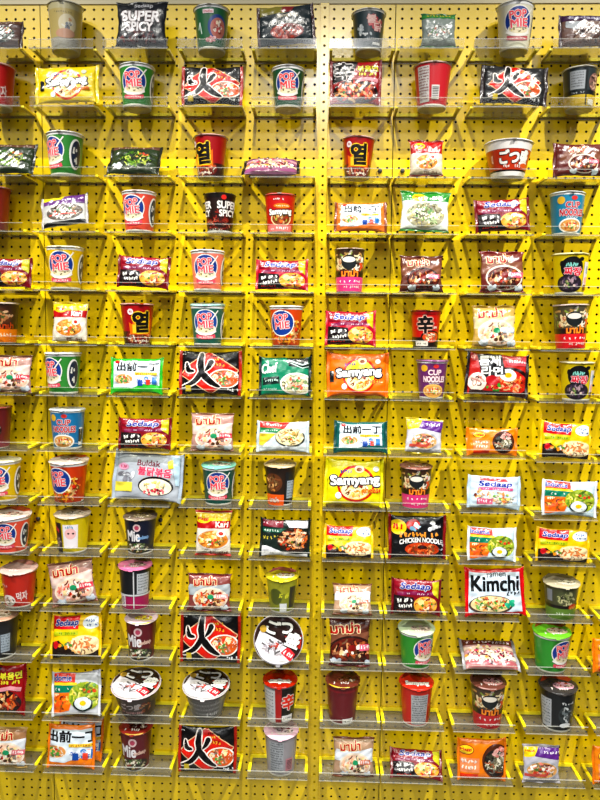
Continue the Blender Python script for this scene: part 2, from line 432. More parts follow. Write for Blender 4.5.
def a_pop(body, noodle=False, x=0, band='e05a6e', ring='f5f2ea', txt='ee5a68', circ='1d4596', letters='fbf2ee'):
    A = Art(3)
    A.rect(-9, .86, 9, .99, 'ececea')
    if noodle:
        A.rect(-1.1+x, -.95, 1.3+x, .3, 'b8481c'); A.noodles(x+.25, -.25, .95, .75, SPICY+NOOD, 70, .08, .6); A.bits(x+.3, -.2, .7, .5, ['3f8a35', 'd9321c', 'f7e6b0'], 9, .09)
    A.ell(x, .16, .66, .66, ring); A.ell(x, .16, .61, .61, circ)
    if not noodle:
        A.ell(x+.04, -.2, .54, .27, ring); A.ell(x+.02, -.16, .47, .22, 'efe3c4'); A.noodles(x+.02, -.15, .42, .18, ['f1dd9a', 'e9c66c', 'f8eed0'], 18, .05)
        A.stroke([(x-.56, -.28), (x-.3, -.42), (x, -.46), (x+.3, -.42), (x+.56, -.28)], .1, ring)
        A.stroke([(x-.5, -.53), (x-.2, -.6), (x+.2, -.6), (x+.5, -.53)], .17, band); A.scrib(x, -.585, .8, .1, 'fff6f2', 9)
        A.stroke([(x+.3, .28), (x+.62, .74)], .06, ring)
        A.ell(x+1.2, .0, .32, .72, 'f0f0ec'); A.ell(x+1.24, 0, .27, .64, '26324a'); A.scrib(x+1.17, .2, .22, .36, 'e8e8e0', 3); A.scrib(x+1.17, -.3, .22, .36, 'e8e8e0', 3)
    A.text('POP', x-.05, .44, .7, .32, txt, .1, letters, .13, .08); A.text('MIE', x+.02, .06, .74, .34, txt, .1, letters, .13, .08)
    return A
def a_fire(cyr='열'):
    A = Art(5); A.rect(-9, -.96, 9, -.35, '3d120e'); A.ell(0, -.62, .85, .42, '7a2414')
    A.noodles(0, -.6, .8, .36, ['f4cf9c', 'd86a4a', 'f6e6d4', '8f3a22'], 34, .06)
    A.poly([(-.55, -.5), (-.6, .1), (-.42, -.02), (-.32, .45), (-.16, .2), (0, .66), (.12, .3), (.26, .5), (.36, .1), (.56, .3), (.6, -.5)], 'e9781e')
    A.poly([(-.42, -.45), (-.42, .0), (-.25, -.05), (-.12, .25), (.02, .1), (.12, .3), (.28, -.02), (.42, .08), (.42, -.45)], 'f8c63a')
    A.text(cyr, .02, .12, .78, .98, '120c08', .05, 'f6cf38', .1, .05); A.ell(-.5, .62, .14, .15, 'efe2e4'); A.scrib(-.5, .62, .16, .14, 'b2242c', 3)
    A.scrib(.1, -.82, .9, .12, 'f3efe6', 9)
    return A
def a_superspicy():
    A = Art(9); A.noodles(0, -.35, 1.3, .55, ['6b1e14', '8f2b1c', '3c100b'], 60, .06)
    for x in (-.95, .55): A.text('SUPER', x, .42, 1.15, .36, 'f2efe9', .04); A.text('SPICY', x, .0, .95, .32, 'f2efe9', .04)
    A.noodles(0, -.6, 1.3, .3, ['b34a36', '8f2b1c', 'd08a6c'], 40, .05); A.rect(-9, .82, 9, .98, '1c1512'); A.ell(.3, .8, .13, .12, 'd53328')
    A.scrib(-.2, -.84, .9, .1, 'ded6c8', 8); return A
def a_samcup():
    A = Art(4); A.ell(.1, -.25, .6, .42, 'f0d9a8'); A.ell(.1, -.27, .52, .34, '8c4a24'); A.noodles(.1, -.25, .46, .28, SPICY+GREEN, 30, .06)
    A.ell(.15, .38, .45, .13, 'd9801e'); A.scrib(.15, .38, .7, .1, 'fdeec2', 7); A.scrib(-.05, .72, .55, .13, 'f8e8e4', 6)
    A.text('Samyang', .06, .06, 1.25, .36, 'fdfbf4', .05, '141010', .3, .05); A.rect(-.75, -.92, .75, -.6, 'f48a86'); A.scrib(0, -.76, 1.1, .16, 'fff', 9) if False else A.scrib(0, -.76, 1.1, .16, 'ffffff', 9)
    return A
def a_mamacup(low, lowtx='f8f2ee', top='4a3222', turn=0):
    A = Art(6); A.rect(-9, -.1, 9, .93, top); A.noodles(0, .42, 1.4, .5, ['efe0b8', 'c9a064', 'f6efe0', '6d4a2c', '8ea04a'], 60, .07, .6)
    A.ell(-.05, .38, .36, .34, '262b2c'); A.ell(-.05, .5, .3, .13, 'ece6da'); A.bits(.5, .35, .3, .35, ['f4f1e4', 'e05a35', '4c8a3a'], 8, .12); A.bits(-.6, .3, .2, .35, ['f2dcae', 'b53a20'], 6, .12)
    A.rect(-9, -.96, 9, -.3, low); A.rect(-9, -.3, 9, -.06, '2b1b16')
    A.text('มาม่า', 0, -.1, .8, .34, 'f3a23a', .03, 'c2231c', .1); A.scrib(0, -.5, 1.1, .14, lowtx, 9); A.scrib(.1, -.76, .8, .12, lowtx, 8)
    return A
def a_cupn(body, sw='f6f3ea', tx='c8243c', ol='f7f1ee'):
    A = Art(8); A.rect(-9, .88, 9, .99, 'eef0ee'); A.ell(-.5, .62, .18, .18, 'e2b93c'); A.ell(.1, .72, .14, .1, 'd8433c')
    A.text('CUP', .05, .4, .66, .27, tx, .06, ol, .12); A.text('NOODLES', .05, .04, 1.2, .3, tx, .06, ol, .12)
    A.scrib(.1, -.18, .7, .09, 'f4f2ea', 8); A.ell(0, -.58, .6, .36, sw); A.ell(0, -.58, .52, .29, 'd9a35c'); A.noodles(0, -.58, .46, .24, ['f4e3b4', 'e9bd6c', 'cf7c3c', 'fff4d8'], 34, .06); A.bits(0, -.56, .36, .16, ['d6452c', '4c9440', 'f3d06a'], 9, .07)
    A.rect(.85, -.8, 1.1, .1, 'eef0ee'); A.scrib(.97, -.3, .2, .7, '30383c', 3)
    return A
def a_shin():
    A = Art(10); A.rect(-9, -.96, 9, -.42, '241212'); A.ell(.25, -.42, .62, .36, '1c1412'); A.ell(.25, -.42, .52, .28, 'cf5226'); A.noodles(.25, -.42, .48, .24, SPICY+PALE, 30, .06)
    A.text('辛', -.12, .26, .82, .92, '140c0c', .05, 'e3b9a6', .09, .04); A.scrib(.5, .1, .3, .16, 'f3ded4', 4); A.rect(-.7, -.9, .05, -.64, 'ebe5dd'); A.scrib(-.32, -.77, .6, .12, '3a2a28', 6)
    A.rect(-9, .82, 9, .98, 'a31318'); return A
def a_gotsu():
    A = Art(11); A.rect(-9, .5, 9, .99, 'eeeae6'); A.rect(-9, .44, 9, .52, '241614'); A.rect(-9, -.62, 9, .5, 'c2401f'); A.rect(-9, -.72, 9, -.62, '241614'); A.rect(-9, -.96, 9, -.72, 'ece8e2')
    A.rect(-1.6, -.6, -1.1, .42, 'b53a26'); A.scrib(-1.25, .0, .2, .5, 'e0b8a8', 3, .1)
    A.text('ごつ盛', .12, .06, 1.75, .74, 'f7f4ee', .05, '1b1211', .13); A.scrib(.05, -.44, 1.3, .2, 'f6e3da', 9, .2); A.ell(.8, -.4, .3, .14, 'd9682c')
    return A
def a_jjajang():
    A = Art(12); A.ell(-.15, .3, .56, .56, '17171a'); A.ell(-.62, .5, .13, .16, '17171a'); A.ell(.3, .74, .13, .1, '17171a'); A.scrib(-.15, .46, .62, .2, '8fd3c8', 6, .25)
    A.text('짜장', -.1, .12, .84, .4, 'd8324c', .04, 'fbeef0', .1); A.ell(-.25, -.48, .68, .44, '2d2430'); A.noodles(-.25, -.46, .6, .36, ['5b4a60', '8a7488', '3c3040', 'b9a0a8'], 36, .07); A.bits(-.25, -.45, .45, .26, ['c2a890', '6f8a4a', 'd6c2b8'], 8, .08)
    A.rect(.5, -.6, .98, .6, 'e8e4ec'); A.scrib(.74, .2, .36, .5, '8fb6d0', 4); A.ell(.72, -.3, .17, .18, 'efb7b4'); A.rect(.55, -.8, .95, -.52, '7a3c28')
    return A
def a_tim(col, deco):
    A = Art(13); A.ell(0, .56, .2, .22, 'e3c9c9'); A.ell(0, .56, .12, .13, 'b8506a'); A.text('Mie', -.22, .08, .74, .6, 'f0eef0', .02, None); A.text('sedaap', .36, -.02, .6, .26, deco, .02, None, rot=.12)
    A.ell(.0, -.62, .85, .32, '37352e'); A.noodles(0, -.6, .8, .3, ['b9a86c', '6b7a4c', 'd9d0b0', '8a5a3c', 'ece6d0'], 46, .06); A.bits(0, -.6, .6, .2, ['8f3a22', '4c7a3a', 'f0ead8'], 8, .09); return A
def a_back(panel='dfe0dc', rows=9, bar='f2f2f0', x=-.15, w_=.46, col='55585c', y0=-.75, y1=.7):
    A = Art(14); A.rect(x-w_, y0, x+w_, y1, panel)
    for k in range(rows): A.scrib(x, y1-.08-(y1-y0-.1)*k/rows, w_*1.8, .07, col, 12, .3)
    A.rect(x+w_+.12, -.7, x+w_+.5, -.05, bar)
    for k in range(7): A.rect(x+w_+.16, -.62+k*.075, x+w_+.46, -.59+k*.075, '202020')
    return A
def a_yellowblack():
    A = Art(16); A.rect(-.25, -.7, .55, .62, 'efe9ec'); A.ell(.15, .12, .3, .3, 'f0c3c0'); A.ell(.05, .14, .06, .05, '2a2020'); A.ell(.3, .14, .06, .05, '2a2020'); A.rect(-1.2, -.95, -.35, .7, '1e1c1e')
    A.scrib(-.75, .3, .5, .3, 'd83a4a', 4, .25); A.ell(-.75, -.4, .42, .36, '4a3a44'); A.noodles(-.75, -.4, .36, .3, ['8a7480', 'c2a8a0'], 20, .06); A.scrib(.15, .5, .5, .16, '5a9ac0', 5); return A
def a_shinside():
    A = Art(17); A.rect(-1.2, -.9, -.2, .8, 'c9cacb')
    for k in range(8): A.scrib(-.7, .65-k*.18, .8, .08, '55585c', 10, .3)
    A.rect(-.2, -.92, .12, .92, 'b02320'); A.rect(.12, -.92, 1.2, .92, '191414'); A.text('辛', .5, .15, .66, .8, 'e43a26', .04, 'f2e9e4', .09, .05); A.rect(.15, -.9, .8, -.55, 'e8e8e8'); A.scrib(.45, -.72, .5, .14, '3a3a3a', 5); return A
def a_bowlside(bg='4a3a36'):
    A = Art(18); A.rect(-9, -.9, 9, .75, bg); A.text('ごつ盛', -.1, .2, 1.3, .5, 'e6dedd', .03, '2a1c1a', .08); A.scrib(0, -.35, 1.7, .25, 'd8a8a4', 14, .2); A.noodles(.9, 0, .5, .5, DARKN, 26, .07); return A
def a_greybowl():
    A = Art(19)
    A.rect(-1.3, -.8, 1.3, .7, '8d8d8b')
    for k in range(7): A.scrib(0, .55-k*.19, 2.2, .1, 'c8c8c6' if k % 2 else '4c4c4c', 22, .3)
    A.scrib(.55, -.45, .8, .3, 'e8e8e6', 5, .2); return A
def l_foil(c1, c2=None, tx=None):
    A = Art(21); A.poly([(-.9, .1), (-.3, .55), (.6, .2), (.95, .5), (.5, .95), (-.5, .95)], c1)
    if c2: A.ell(.2, -.25, .55, .35, c2); A.noodles(.2, -.2, .5, .3, [c1, 'f2e4d0', c2], 20, .08)
    if tx: A.text(tx, 0, -.4, 1.3, .5, 'f3efe9', .04, '2a1816', .1)
    else: A.scrib(-.1, -.55, .9, .25, 'e8e2dc', 7, .2)
    return A
def l_gotsu(rot=0):
    A = Art(22); A.ell(0, 0, .95, .95, '3a2824'); A.poly([(-.96, -.2), (-.75, .35), (.1, -.05), (.5, -.45), (.62, -.78), (.1, -1), (-.6, -.85)], 'e6e3e8')
    A.noodles(-.25, -.35, .5, .4, ['d0c8cc', 'f4f2f4', 'b8b0b8'], 26, .06); A.bits(-.2, -.2, .3, .2, ['8a4a3c', 'c2584a'], 6, .08)
    A.poly([(.25, .15), (.95, .2), (.9, -.35), (.5, -.2)], 'b5342a'); A.poly([(.1, -.5), (.4, -.25), (.68, -.55), (.5, -.85)], 'd8404a')
    A.text('ご', -.22, .5, .5, .52, 'f6f6f2', .05, '16100f', .13, -.35); A.text('つ', .32, .46, .46, .44, 'f6f6f2', .05, '16100f', .13, -.35); A.text('盛', .58, .0, .54, .56, 'f6f6f2', .04, '16100f', .12, -.35)
    A.ell(-.62, .42, .14, .14, 'c9a648'); A.scrib(.4, -.55, .4, .2, 'f8eeee', 5, .2, -.5); return A
# ---- packets
def a_sam(body, ring='d8411e', bowl=True, cheese=True):
    A = Art(31); A.ell(.08, -.05, .78, .84, ring); A.ell(.08, -.06, .68, .73, body if not bowl else 'f3d34a'); A.ell(.05, -.35, .56, .4, 'f6e6c0')
    A.noodles(.05, -.38, .5, .34, NOOD+['d6552c'], 30, .06); A.scrib(-.35, .48, .5, .16, '2f55a0', 5, .2, .1); A.text('Samyang', .05, .06, 2.0, .5, 'fbfaf4', .05, '10182c', .3, .08)
    if cheese: A.text('cheese', .75, -.3, .8, .22, 'd43a1e', .03, 'f8e24a', .09, .08)
    A.ell(-.62, -.6, .12, .14, 'f2f6fa'); A.scrib(-1.18, -.1, .12, .6, '20242c', 3, .2); A.ell(.9, .62, .12, .11, 'd8dcd0'); A.ell(.2, .62, .2, .17, 'e8d9b0'); A.ell(.2, .6, .12, .09, '8a4a1c'); return A
def a_sedaap(body='7c1420', hot=True, white=False):
    A = Art(32)
    A.poly([(-1.7, .95), (1.7, .95), (1.7, .35), (.4, .25), (-1.7, .4)], '9c1830' if hot else body)
    A.stroke([(-1.2, .17), (-.3, .25), (.6, .22), (1.2, .3)], .2, '8a2456'); A.scrib(0, .22, 1.6, .1, 'f6dff0', 12)
    A.poly([(1.0, .9), (1.7, .95), (1.7, -.2), (1.15, .2)], 'c9c630'); A.ell(1.2, .4, .16, .26, 'e4d23a', .3)
    if hot:
        A.poly([(-1.7, .1), (-.2, .0), (.15, -.9), (-1.7, -.95)], '231618'); A.scrib(-.75, -.2, 1.0, .22, 'f0efe9', 7, .25, .1); A.scrib(-.7, -.52, .9, .22, 'f0efe9', 6, .25, .1); A.scrib(-.8, -.8, .9, .1, 'd23a2a', 8, .25)
    A.ell(.62, -.42, .78, .5, 'e9b04a'); A.noodles(.62, -.42, .76, .46, SPICY+NOOD+['f7e0b8'], 52, .07, .6); A.ell(.3, -.25, .22, .16, 'f7e7a0'); A.bits(.75, -.45, .5, .3, ['c2251a', '4c8a30', 'fff0d0'], 8, .08)
    A.text('Sedaap', -.08, .6, 1.9, .4, '24369a', .12, 'f4f3fb', .12, 0, .25); return A
def a_yel():
    A = Art(33); A.poly([(-1.7, .95), (.3, .95), (.2, .3), (-1.7, .35)], 'd8232c'); A.text('Sedaap', -.45, .6, 1.3, .36, '2040a0', .12, 'f6f5fb', .12, 0, .2); A.ell(.95, .6, .5, .3, 'e9f1f6', .1); A.scrib(.95, .68, .7, .16, '2d56a8', 5, .22); A.scrib(.95, .48, .6, .14, '2d56a8', 4, .22)
    A.rect(-1.2, .02, .2, .22, 'b9c21e'); A.scrib(-.5, .12, 1.1, .12, '2c6a2a', 9); A.poly([(-1.7, -.35), (-.9, -.2), (-.5, -.55), (.3, -.75), (1.7, -.7), (1.7, -.98), (-1.7, -.98)], '2c1c14')
    A.ell(.55, -.45, .85, .45, 'f2dcae'); A.noodles(.45, -.45, .9, .42, ['f3c07a', 'fbe6c0', 'e2935a', 'd9702e'], 52, .07, .6); A.bits(-.6, -.5, .5, .25, ['d8392a', 'f4efe6', '5c8a3a', 'f0a030'], 9, .12); A.ell(-1.05, -.4, .14, .18, 'c8202a'); return A
def a_wsed():
    A = Art(34); A.rect(-.9, .72, .75, .92, 'd8343c'); A.text('Sedaap', .05, .5, 1.9, .42, '1c3ca8', .12, 'f8f8fb', .12, 0, .15); A.stroke([(-.9, .2), (0, .26), (1, .22)], .18, 'e26a9c'); A.scrib(.1, .22, 1.6, .1, 'fbeef6', 12)
    A.noodles(.1, -.35, 1.2, .45, ['f4efe2', 'd9e6b0', 'f2c9a8', 'e8a070', 'f7f2e6'], 70, .07, .5); A.bits(-.9, -.1, .3, .3, ['7a3a2a', 'b8502c', 'e9c08a'], 10, .12); A.rect(-1.0, -.75, -.1, -.4, 'd9708c'); A.scrib(-.55, -.56, .8, .2, 'fdeaf0', 6, .2); A.bits(.5, -.3, .7, .35, ['7fae5c', 'f08a4a', 'f8e28a'], 12, .12); return A
def a_demae(frame, ink='14141a'):
    A = Art(35); A.poly([(-1.28, .8), (1.28, .86), (1.3, -.55), (.4, -.5), (-.2, -.72), (-1.3, -.7)], 'dfeaf2'); A.ell(-1.05, .78, .14, .09, 'd6302a')
    A.text('出前一丁', .08, .5, 2.25, .5, ink, .14); A.bowl(-.68, -.22, .5, .28, 'f2efe8', 'e2a45c', PALE, 26, ('d6452c', '5c9a44')); A.rect(-.05, .02, 1.15, .18, 'f0d24a'); A.scrib(.5, .1, 1.0, .12, 'c03a24', 9)
    A.bits(.45, -.3, .5, .25, ['2f62b8', 'f4f6fa', '3c84c8', 'dfe8f2'], 16, .15); A.rect(.12, -.6, .4, -.28, '2454a4'); A.rect(.9, -.5, 1.15, -.1, '3c84c8'); A.rect(.58, -.55, .8, -.25, 'e8503a'); return A
def a_hi(bowlc='ece6da'):
    A = Art(36); D = [(-.05, 1.02), (1.2, .12), (.75, -.45), (.05, -1.02), (-.5, -.62), (-1.25, -.1), (-.9, .35)]
    A.poly([(x*1.05, y*1.04) for x, y in D], 'f0c8a0'); A.poly(D, 'd02a1c'); A.bowl(.62, -.28, .6, .4, 'f3efe6', 'd2642c', PALE+['e6452c'], 34, ('5c9a44', 'e8402c', 'f8e9b0'), .06, 10, .1)
    A.rect(-.02, .35, .62, .48, '9c1a12'); A.scrib(.25, .78, .6, .1, '1a1412', 7, .25); A.scrib(.3, .62, .6, .12, 'e8b84a', 6, .25); A.scrib(.3, .38, .7, .2, 'e9a23a', 5, .2)
    ST = [([(-.36, .82), (-.4, .35), (-.38, 0), (-.7, -.45), (-1.2, -.66)], [.2, .28, .24, .2, .05]), ([(-.4, .1), (-.2, -.2), (.1, -.5), (.42, -.66)], [.2, .3, .26, .1]), ([(-1.0, .42), (-.92, .1), (-.72, .06)], [.08, .22, .12]), ([(.05, .5), (-.05, .28), (-.2, .08)], [.26, .18, .06])]
    A.k += 1
    for P_, W_ in ST: A.brush(P_, [w_+.1 for w_ in W_], 'f3e9e2')
    A.k += 1
    for P_, W_ in ST: A.brush(P_, W_, '0d0b0b')
    A.rect(-1.05, -.86, -.82, -.6, 'c9b43a'); A.scrib(1.0, -.78, .5, .14, 'eef0f4', 5, .25); A.scrib(-1.1, .84, .3, .1, 'e0e0dc', 3, .2); return A
def a_shinp():
    A = Art(37); A.poly([(-1.3, .95), (.1, .95), (-.2, .1), (-1.3, -.2)], '1a1214'); A.ell(.0, -.5, .98, .56, '2a1412'); A.noodles(0, -.48, .95, .5, SPICY+DARKN, 80, .08, .6); A.bits(0, -.45, .7, .35, ['3f7a30', 'e8b070', 'c2301c', 'f0d0a0'], 14, .1)
    A.text('辛', -.5, .46, .78, .8, '0f0b0c', .05, 'efe9e6', .09, .05); A.text('볶음면', .5, .6, .86, .28, 'd9d240', .03, '2a1a12', .1, .05); A.scrib(.5, .33, .8, .18, 'd9d240', 7, .25); A.stroke([(.1, .02), (.5, .1), (.9, .04)], .16, 'e2a0a8'); return A
def a_mama(bg='6b3a2a', pal=None, sheen='8a5a44', caption='e8708a'):
    A = Art(38); pal = pal or DARKN; A.poly([(-1, .45), (0, .35), (1, .5), (1.5, .3), (1.5, -.2), (-1.4, -.1)], sheen); A.ell(.08, -.3, .92, .6, 'e9dccb' if bg != '6b3a2a' else '3a1c14'); A.ell(.08, -.32, .84, .53, '6a2418' if pal is DARKN else 'f0cdb4')
    A.noodles(.08, -.32, .8, .5, pal, 60, .08, .55); A.bits(.05, -.35, .6, .36, ['c2301c', 'efd2a0', 'f6ece0', '5a3a20'], 14, .12); A.ell(.1, -.2, .17, .13, '2f9a6a' if pal is not DARKN else '8a1c14')
    A.text('มาม่า', -.2, .62, 1.15, .44, 'b01c14', .16, 'f3ddb0', .14, .06); A.rect(.4, -.3, 1.0, -.05, caption); A.scrib(.7, -.17, .5, .16, 'fdf0f0', 5, .22); A.bits(-.6, -.8, .3, .12, ['dfe4ea', 'c9d4de'], 6, .14); A.bits(.75, -.78, .25, .12, ['dfe4ea', 'c9d4de'], 6, .12); return A
def a_kari(tall=True, words='Kari', top='f0d21c', mid='b81c20', bowlc=None):
    A = Art(39); A.rect(-2, .45, 2, .99, top); A.rect(-2, .22, 2, .56, mid); A.ell(-.42, .62, .32, .17, 'f7dc30'); A.ell(-.42, .62, .29, .14, 'e8c81c'); A.text('Maggi', -.42, .62, .44, .15, 'c81c1c', .04); A.text(words, .38, .4, .52, .24, 'fbf6ee', .03)
    A.ell(.0, -.25, .72, .48, 'd9d2ca'); A.ell(0, -.27, .64, .4, 'd8903c'); A.noodles(0, -.25, .62, .38, ['f4d070', 'f8e8b8', 'e2a444', 'c2702c'], 44, .07); A.ell(.35, .0, .2, .15, 'f6f2e8'); A.ell(.35, .0, .1, .08, 'c2351c'); A.bits(-.1, -.35, .45, .2, ['e9503a', '6a8a3a', 'f8efd8'], 8, .09); A.scrib(.25, -.8, .8, .13, '8a3a2a', 8, .2); return A
def a_bio():
    A = Art(40); A.rect(-2, .48, 2, .99, '2c8a34'); A.ell(-.35, .66, .34, .2, 'f2d824'); A.text('Maggi', -.35, .66, .46, .16, 'c8201c', .04); A.text('BIO', .6, .64, .5, .18, 'f6f8f2', .03); A.ell(0, -.2, 1.0, .62, 'a8a488'); A.noodles(.0, -.2, .95, .58, ['f1ead0', 'bfd0a0', 'd9cc8e', 'f8f5ea', '988858', '5a7a3a'], 100, .06); A.bits(0, -.15, .8, .45, ['4c8a3a', 'c04a34', 'e8e0c8', '7a9a50'], 20, .09); A.scrib(.4, .33, .8, .1, '5a6a50', 8, .2); return A
def a_maggiw():
    A = Art(41); A.poly([(-1.2, .98), (-.1, .98), (-.35, .45), (-1.2, .3)], 'ecd428'); A.poly([(-.1, .98), (1.3, .98), (1.3, .2), (-.35, .45)], '6a3490'); A.ell(-.55, .7, .3, .13, 'f4d92c'); A.text('Maggi', -.55, .7, .42, .12, 'c8201c', .04); A.scrib(.45, .66, .8, .16, 'f2ecf6', 6, .2)
    A.ell(.0, -.25, .78, .5, 'b9bcc2'); A.ell(0, -.27, .7, .42, 'cfa066'); A.noodles(0, -.25, .66, .38, PINKN+['e2b06a', '8a7a50'], 46, .07); A.bits(0, -.25, .5, .3, ['c2402c', '5a7a3a', 'f8f0e4'], 10, .09); A.rect(-.8, -.6, .2, -.45, 'c2584a'); return A
def a_indo():
    A = Art(42); A.rect(-1.7, .55, 0, .96, 'e9422c'); A.text('Indomie', -.75, .76, 1.1, .26, '2a4aa8', .04, 'f4f4f8', .1); A.rect(-1.7, .42, .1, .55, 'f3d13c'); A.poly([(-1.7, .42), (.15, .42), (.02, .08), (-1.7, .06)], '12866a'); A.scrib(-.6, .25, .9, .14, 'e9f6ee', 6, .22)
    A.poly([(-1.7, .06), (0, .08), (-.3, -.75), (-1.7, -.95)], 'ee7a1e'); A.scrib(-1.0, -.02, .4, .16, 'f8e6c0', 4, .22); A.noodles(-.75, -.4, .55, .4, ['f4a23a', 'f8d070', 'e2602a'], 22, .1)
    A.ell(.5, -.1, .82, .66, 'a8b83a'); A.noodles(.5, -.05, .8, .62, ['c9cc3c', 'e4d860', '7a9a30', '9ab43c', 'f0e890'], 76, .07, .5); A.bits(.7, .2, .5, .3, ['4c7a2a', 'e2502c', '6a9a3a'], 10, .1); A.ell(.42, -.48, .5, .34, '22342e'); A.ell(.42, -.44, .42, .3, 'dfe9ea'); A.ell(.42, -.44, .17, .12, 'f4c41c'); return A
def a_goreng(base='1d2b22'):
    A = Art(43); A.rect(-1.7, .6, -.1, .96, '8a2a3a'); A.scrib(-.85, .78, .9, .16, 'e2b8c0', 6, .2); A.rect(-1.7, .3, .1, .52, '12604a'); A.scrib(-.7, .4, .8, .13, 'e0f0e4', 6, .2); A.scrib(-.7, .02, .9, .24, 'c9b84a', 5, .18); A.poly([(0, .95), (1.7, .95), (1.7, .55), (.2, .6)], 'e6e8ee')
    A.ell(.45, -.1, .85, .68, '38241a'); A.noodles(.45, -.05, .8, .6, ['f0b88a', 'e2853c', 'f8dcc0', 'c2562c', 'e9c08a'], 76, .08, .5); A.bits(.3, -.35, .7, .3, ['3a1c12', '6a7a2c', 'c2401c'], 14, .1); A.poly([(-1.7, -.95), (-1.7, -.4), (-.9, -.45), (-.2, -.75), (.6, -.85), (1.7, -.8), (1.7, -.97)], 'e4e6ea'); return A
def a_chick():
    A = Art(44); A.ell(-.85, .48, .36, .36, 'e9c81c'); A.scrib(-.85, .5, .4, .3, 'c2281c', 4, .2); A.ell(-.2, .6, .3, .26, 'c2382c'); A.bits(-.15, .5, .25, .2, ['bcd8e4', 'e9e4e4', '7aa8c0'], 7, .12); A.bits(.65, .55, .4, .25, ['cfd0d2', 'a8a8aa', 'e8e8ea'], 10, .12)
    A.scrib(.15, .12, 1.9, .26, 'e29a3c', 11, .25); A.text('CHICKEN NOODLE', .15, -.12, 1.9, .22, 'eceae6', .03, None, .07, 0, 0, .13); A.ell(.2, -.58, .76, .34, 'c2481c'); A.noodles(.2, -.58, .72, .3, ['ee7a3c', 'd8501c', 'f7a868', 'a8300f'], 70, .06, .6); A.ell(.2, -.47, .22, .09, '3a140c')
    A.noodles(1.1, -.45, .2, .4, ['8a8e94', 'c9ccd0'], 10, .04); return A
def a_chicktop():
    A = Art(45); A.poly([(-1.3, .95), (.2, .95), (0, .55), (-1.3, .5)], '8a8238'); A.poly([(-.1, .95), (.5, .95), (.3, .6), (-.2, .6)], '8c2f30'); A.text('Samyang', .1, .42, 1.0, .24, 'c9c2b0', .03, None, .07, .08); A.text('HOT CHICKEN', .1, .08, 1.8, .2, 'e4e4e0', .03, None, .07, 0, 0, .1); A.ell(.05, -.42, .8, .4, '8f2a20'); A.noodles(.05, -.42, .76, .36, ['c2503c', 'a33426', 'd87a60'], 66, .06, .6); A.ell(.05, -.28, .25, .1, '4a1812'); return A
def a_spicyp():
    A = Art(46); A.noodles(.0, -.6, 1.0, .3, ['5c1a18', '7a2a24', '3c1012'], 50, .06); A.text('Sedaap', .1, .74, .8, .24, 'b8b8bc', .01); A.text('SUPER', 0, .28, 1.7, .44, 'ece9ea', .045, '5a1c22', .1, -.03); A.text('SPICY', -.05, -.18, 1.2, .38, 'ece9ea', .045, '5a1c22', .1, -.03); A.scrib(0, -.68, 1.2, .14, '9a9aa0', 8, .2); return A
def a_chef():
    A = Art(47); A.poly([(.1, .98), (1.6, .98), (1.6, .35), (.2, .55)], '14201e'); A.stroke([(.2, .85), (.9, .62), (1.4, .75)], .07, 'cfe8e0'); A.stroke([(.3, .7), (.9, .45), (1.4, .55)], .05, 'cfe8e0'); A.text('Chef', -.8, .42, .8, .5, 'f0f7f2', .02, None, .07, .15, .2); A.poly([(-1.15, -.1), (-.3, -.02), (-.25, -.4), (-1.15, -.5)], '16342e'); A.scrib(-.7, -.24, .7, .14, 'd6efe6', 6, .22, .06)
    A.bowl(.62, -.4, .78, .52, 'f3f1ea', 'dfd8b8', ['f4f0de', 'dfe2c0', 'e8c8a0', 'fbf9f0', '9ab07a'], 70, ('d86a4a', '5c9a5a', 'f3b8a8'), .07, 14, .1); A.scrib(-.75, -.7, .7, .1, 'bfe4d8', 7, .2); return A
def a_teum():
    A = Art(48); A.ell(.55, -.3, .98, .7, '2a1614'); A.ell(.5, -.34, .88, .6, 'c22a1c'); A.noodles(.4, -.35, .85, .55, SPICY+['f4b08a', 'e24a2c'], 70, .07, .6); A.bits(-.1, -.6, .5, .25, ['3f9a35', '2c7a2a', 'c2302c'], 12, .1); A.egg(.45, .0, .3)
    A.poly([(.3, .9), (1.5, .9), (1.5, .5), (.4, .5)], 'd8606a'); A.scrib(.9, .7, .9, .16, 'fbe4e6', 8, .22); A.poly([(-1.0, .92), (.1, .98), (.35, .02), (-.72, -.22)], '17161a'); A.text('틈새', -.42, .64, .95, .46, 'f2f2f0', .02, None, .07, .06); A.text('라면', -.28, .13, .95, .46, 'f2f2f0', .02, None, .07, .06)
    A.ell(-.9, -.42, .4, .44, 'eddccf'); A.noodles(-.9, -.42, .32, .34, ['d8a8a0', 'f4e6dc', 'c27a6a'], 18, .05); A.ell(-.25, -.3, .3, .24, 'b8202a'); A.rect(-1.2, -.98, 1.5, -.8, '3a2420'); return A
def a_buldak():
    A = Art(49); A.text('Buldak', .02, .58, .9, .24, '7a2438', .01); A.text('불닭볶음', .28, .22, 1.3, .36, 'd8486a', .035, 'f2dfe6', .08, -.04); A.scrib(.3, -.08, 1.2, .08, 'c9b84a', 9, .2)
    A.ell(.35, -.38, .68, .42, '2a2428'); A.ell(.35, -.42, .62, .36, 'f0ead6'); A.noodles(.35, -.4, .5, .24, ['f2dc8a', 'f6ecc0', 'e9cc6a'], 26, .05); A.noodles(.3, -.62, .55, .14, ['e04a5c', 'f07a80'], 20, .07); A.ell(-.95, .36, .2, .15, 'c89ab0'); A.scrib(-.95, .36, .26, .18, 'b04a6a', 3, .2)
    A.rect(-1.25, -.7, -.55, -.3, 'e9dc5a'); A.bits(-.8, .0, .35, .25, ['dfe4ea', 'e9ecf0', '8a8a92'], 8, .15); A.poly([(.9, .95), (1.5, .95), (1.5, -.3), (1.1, -.3)], 'b8d0de'); A.poly([(.75, .7), (.95, .8), (1.0, .45), (.8, .4)], 'e8d84a'); return A
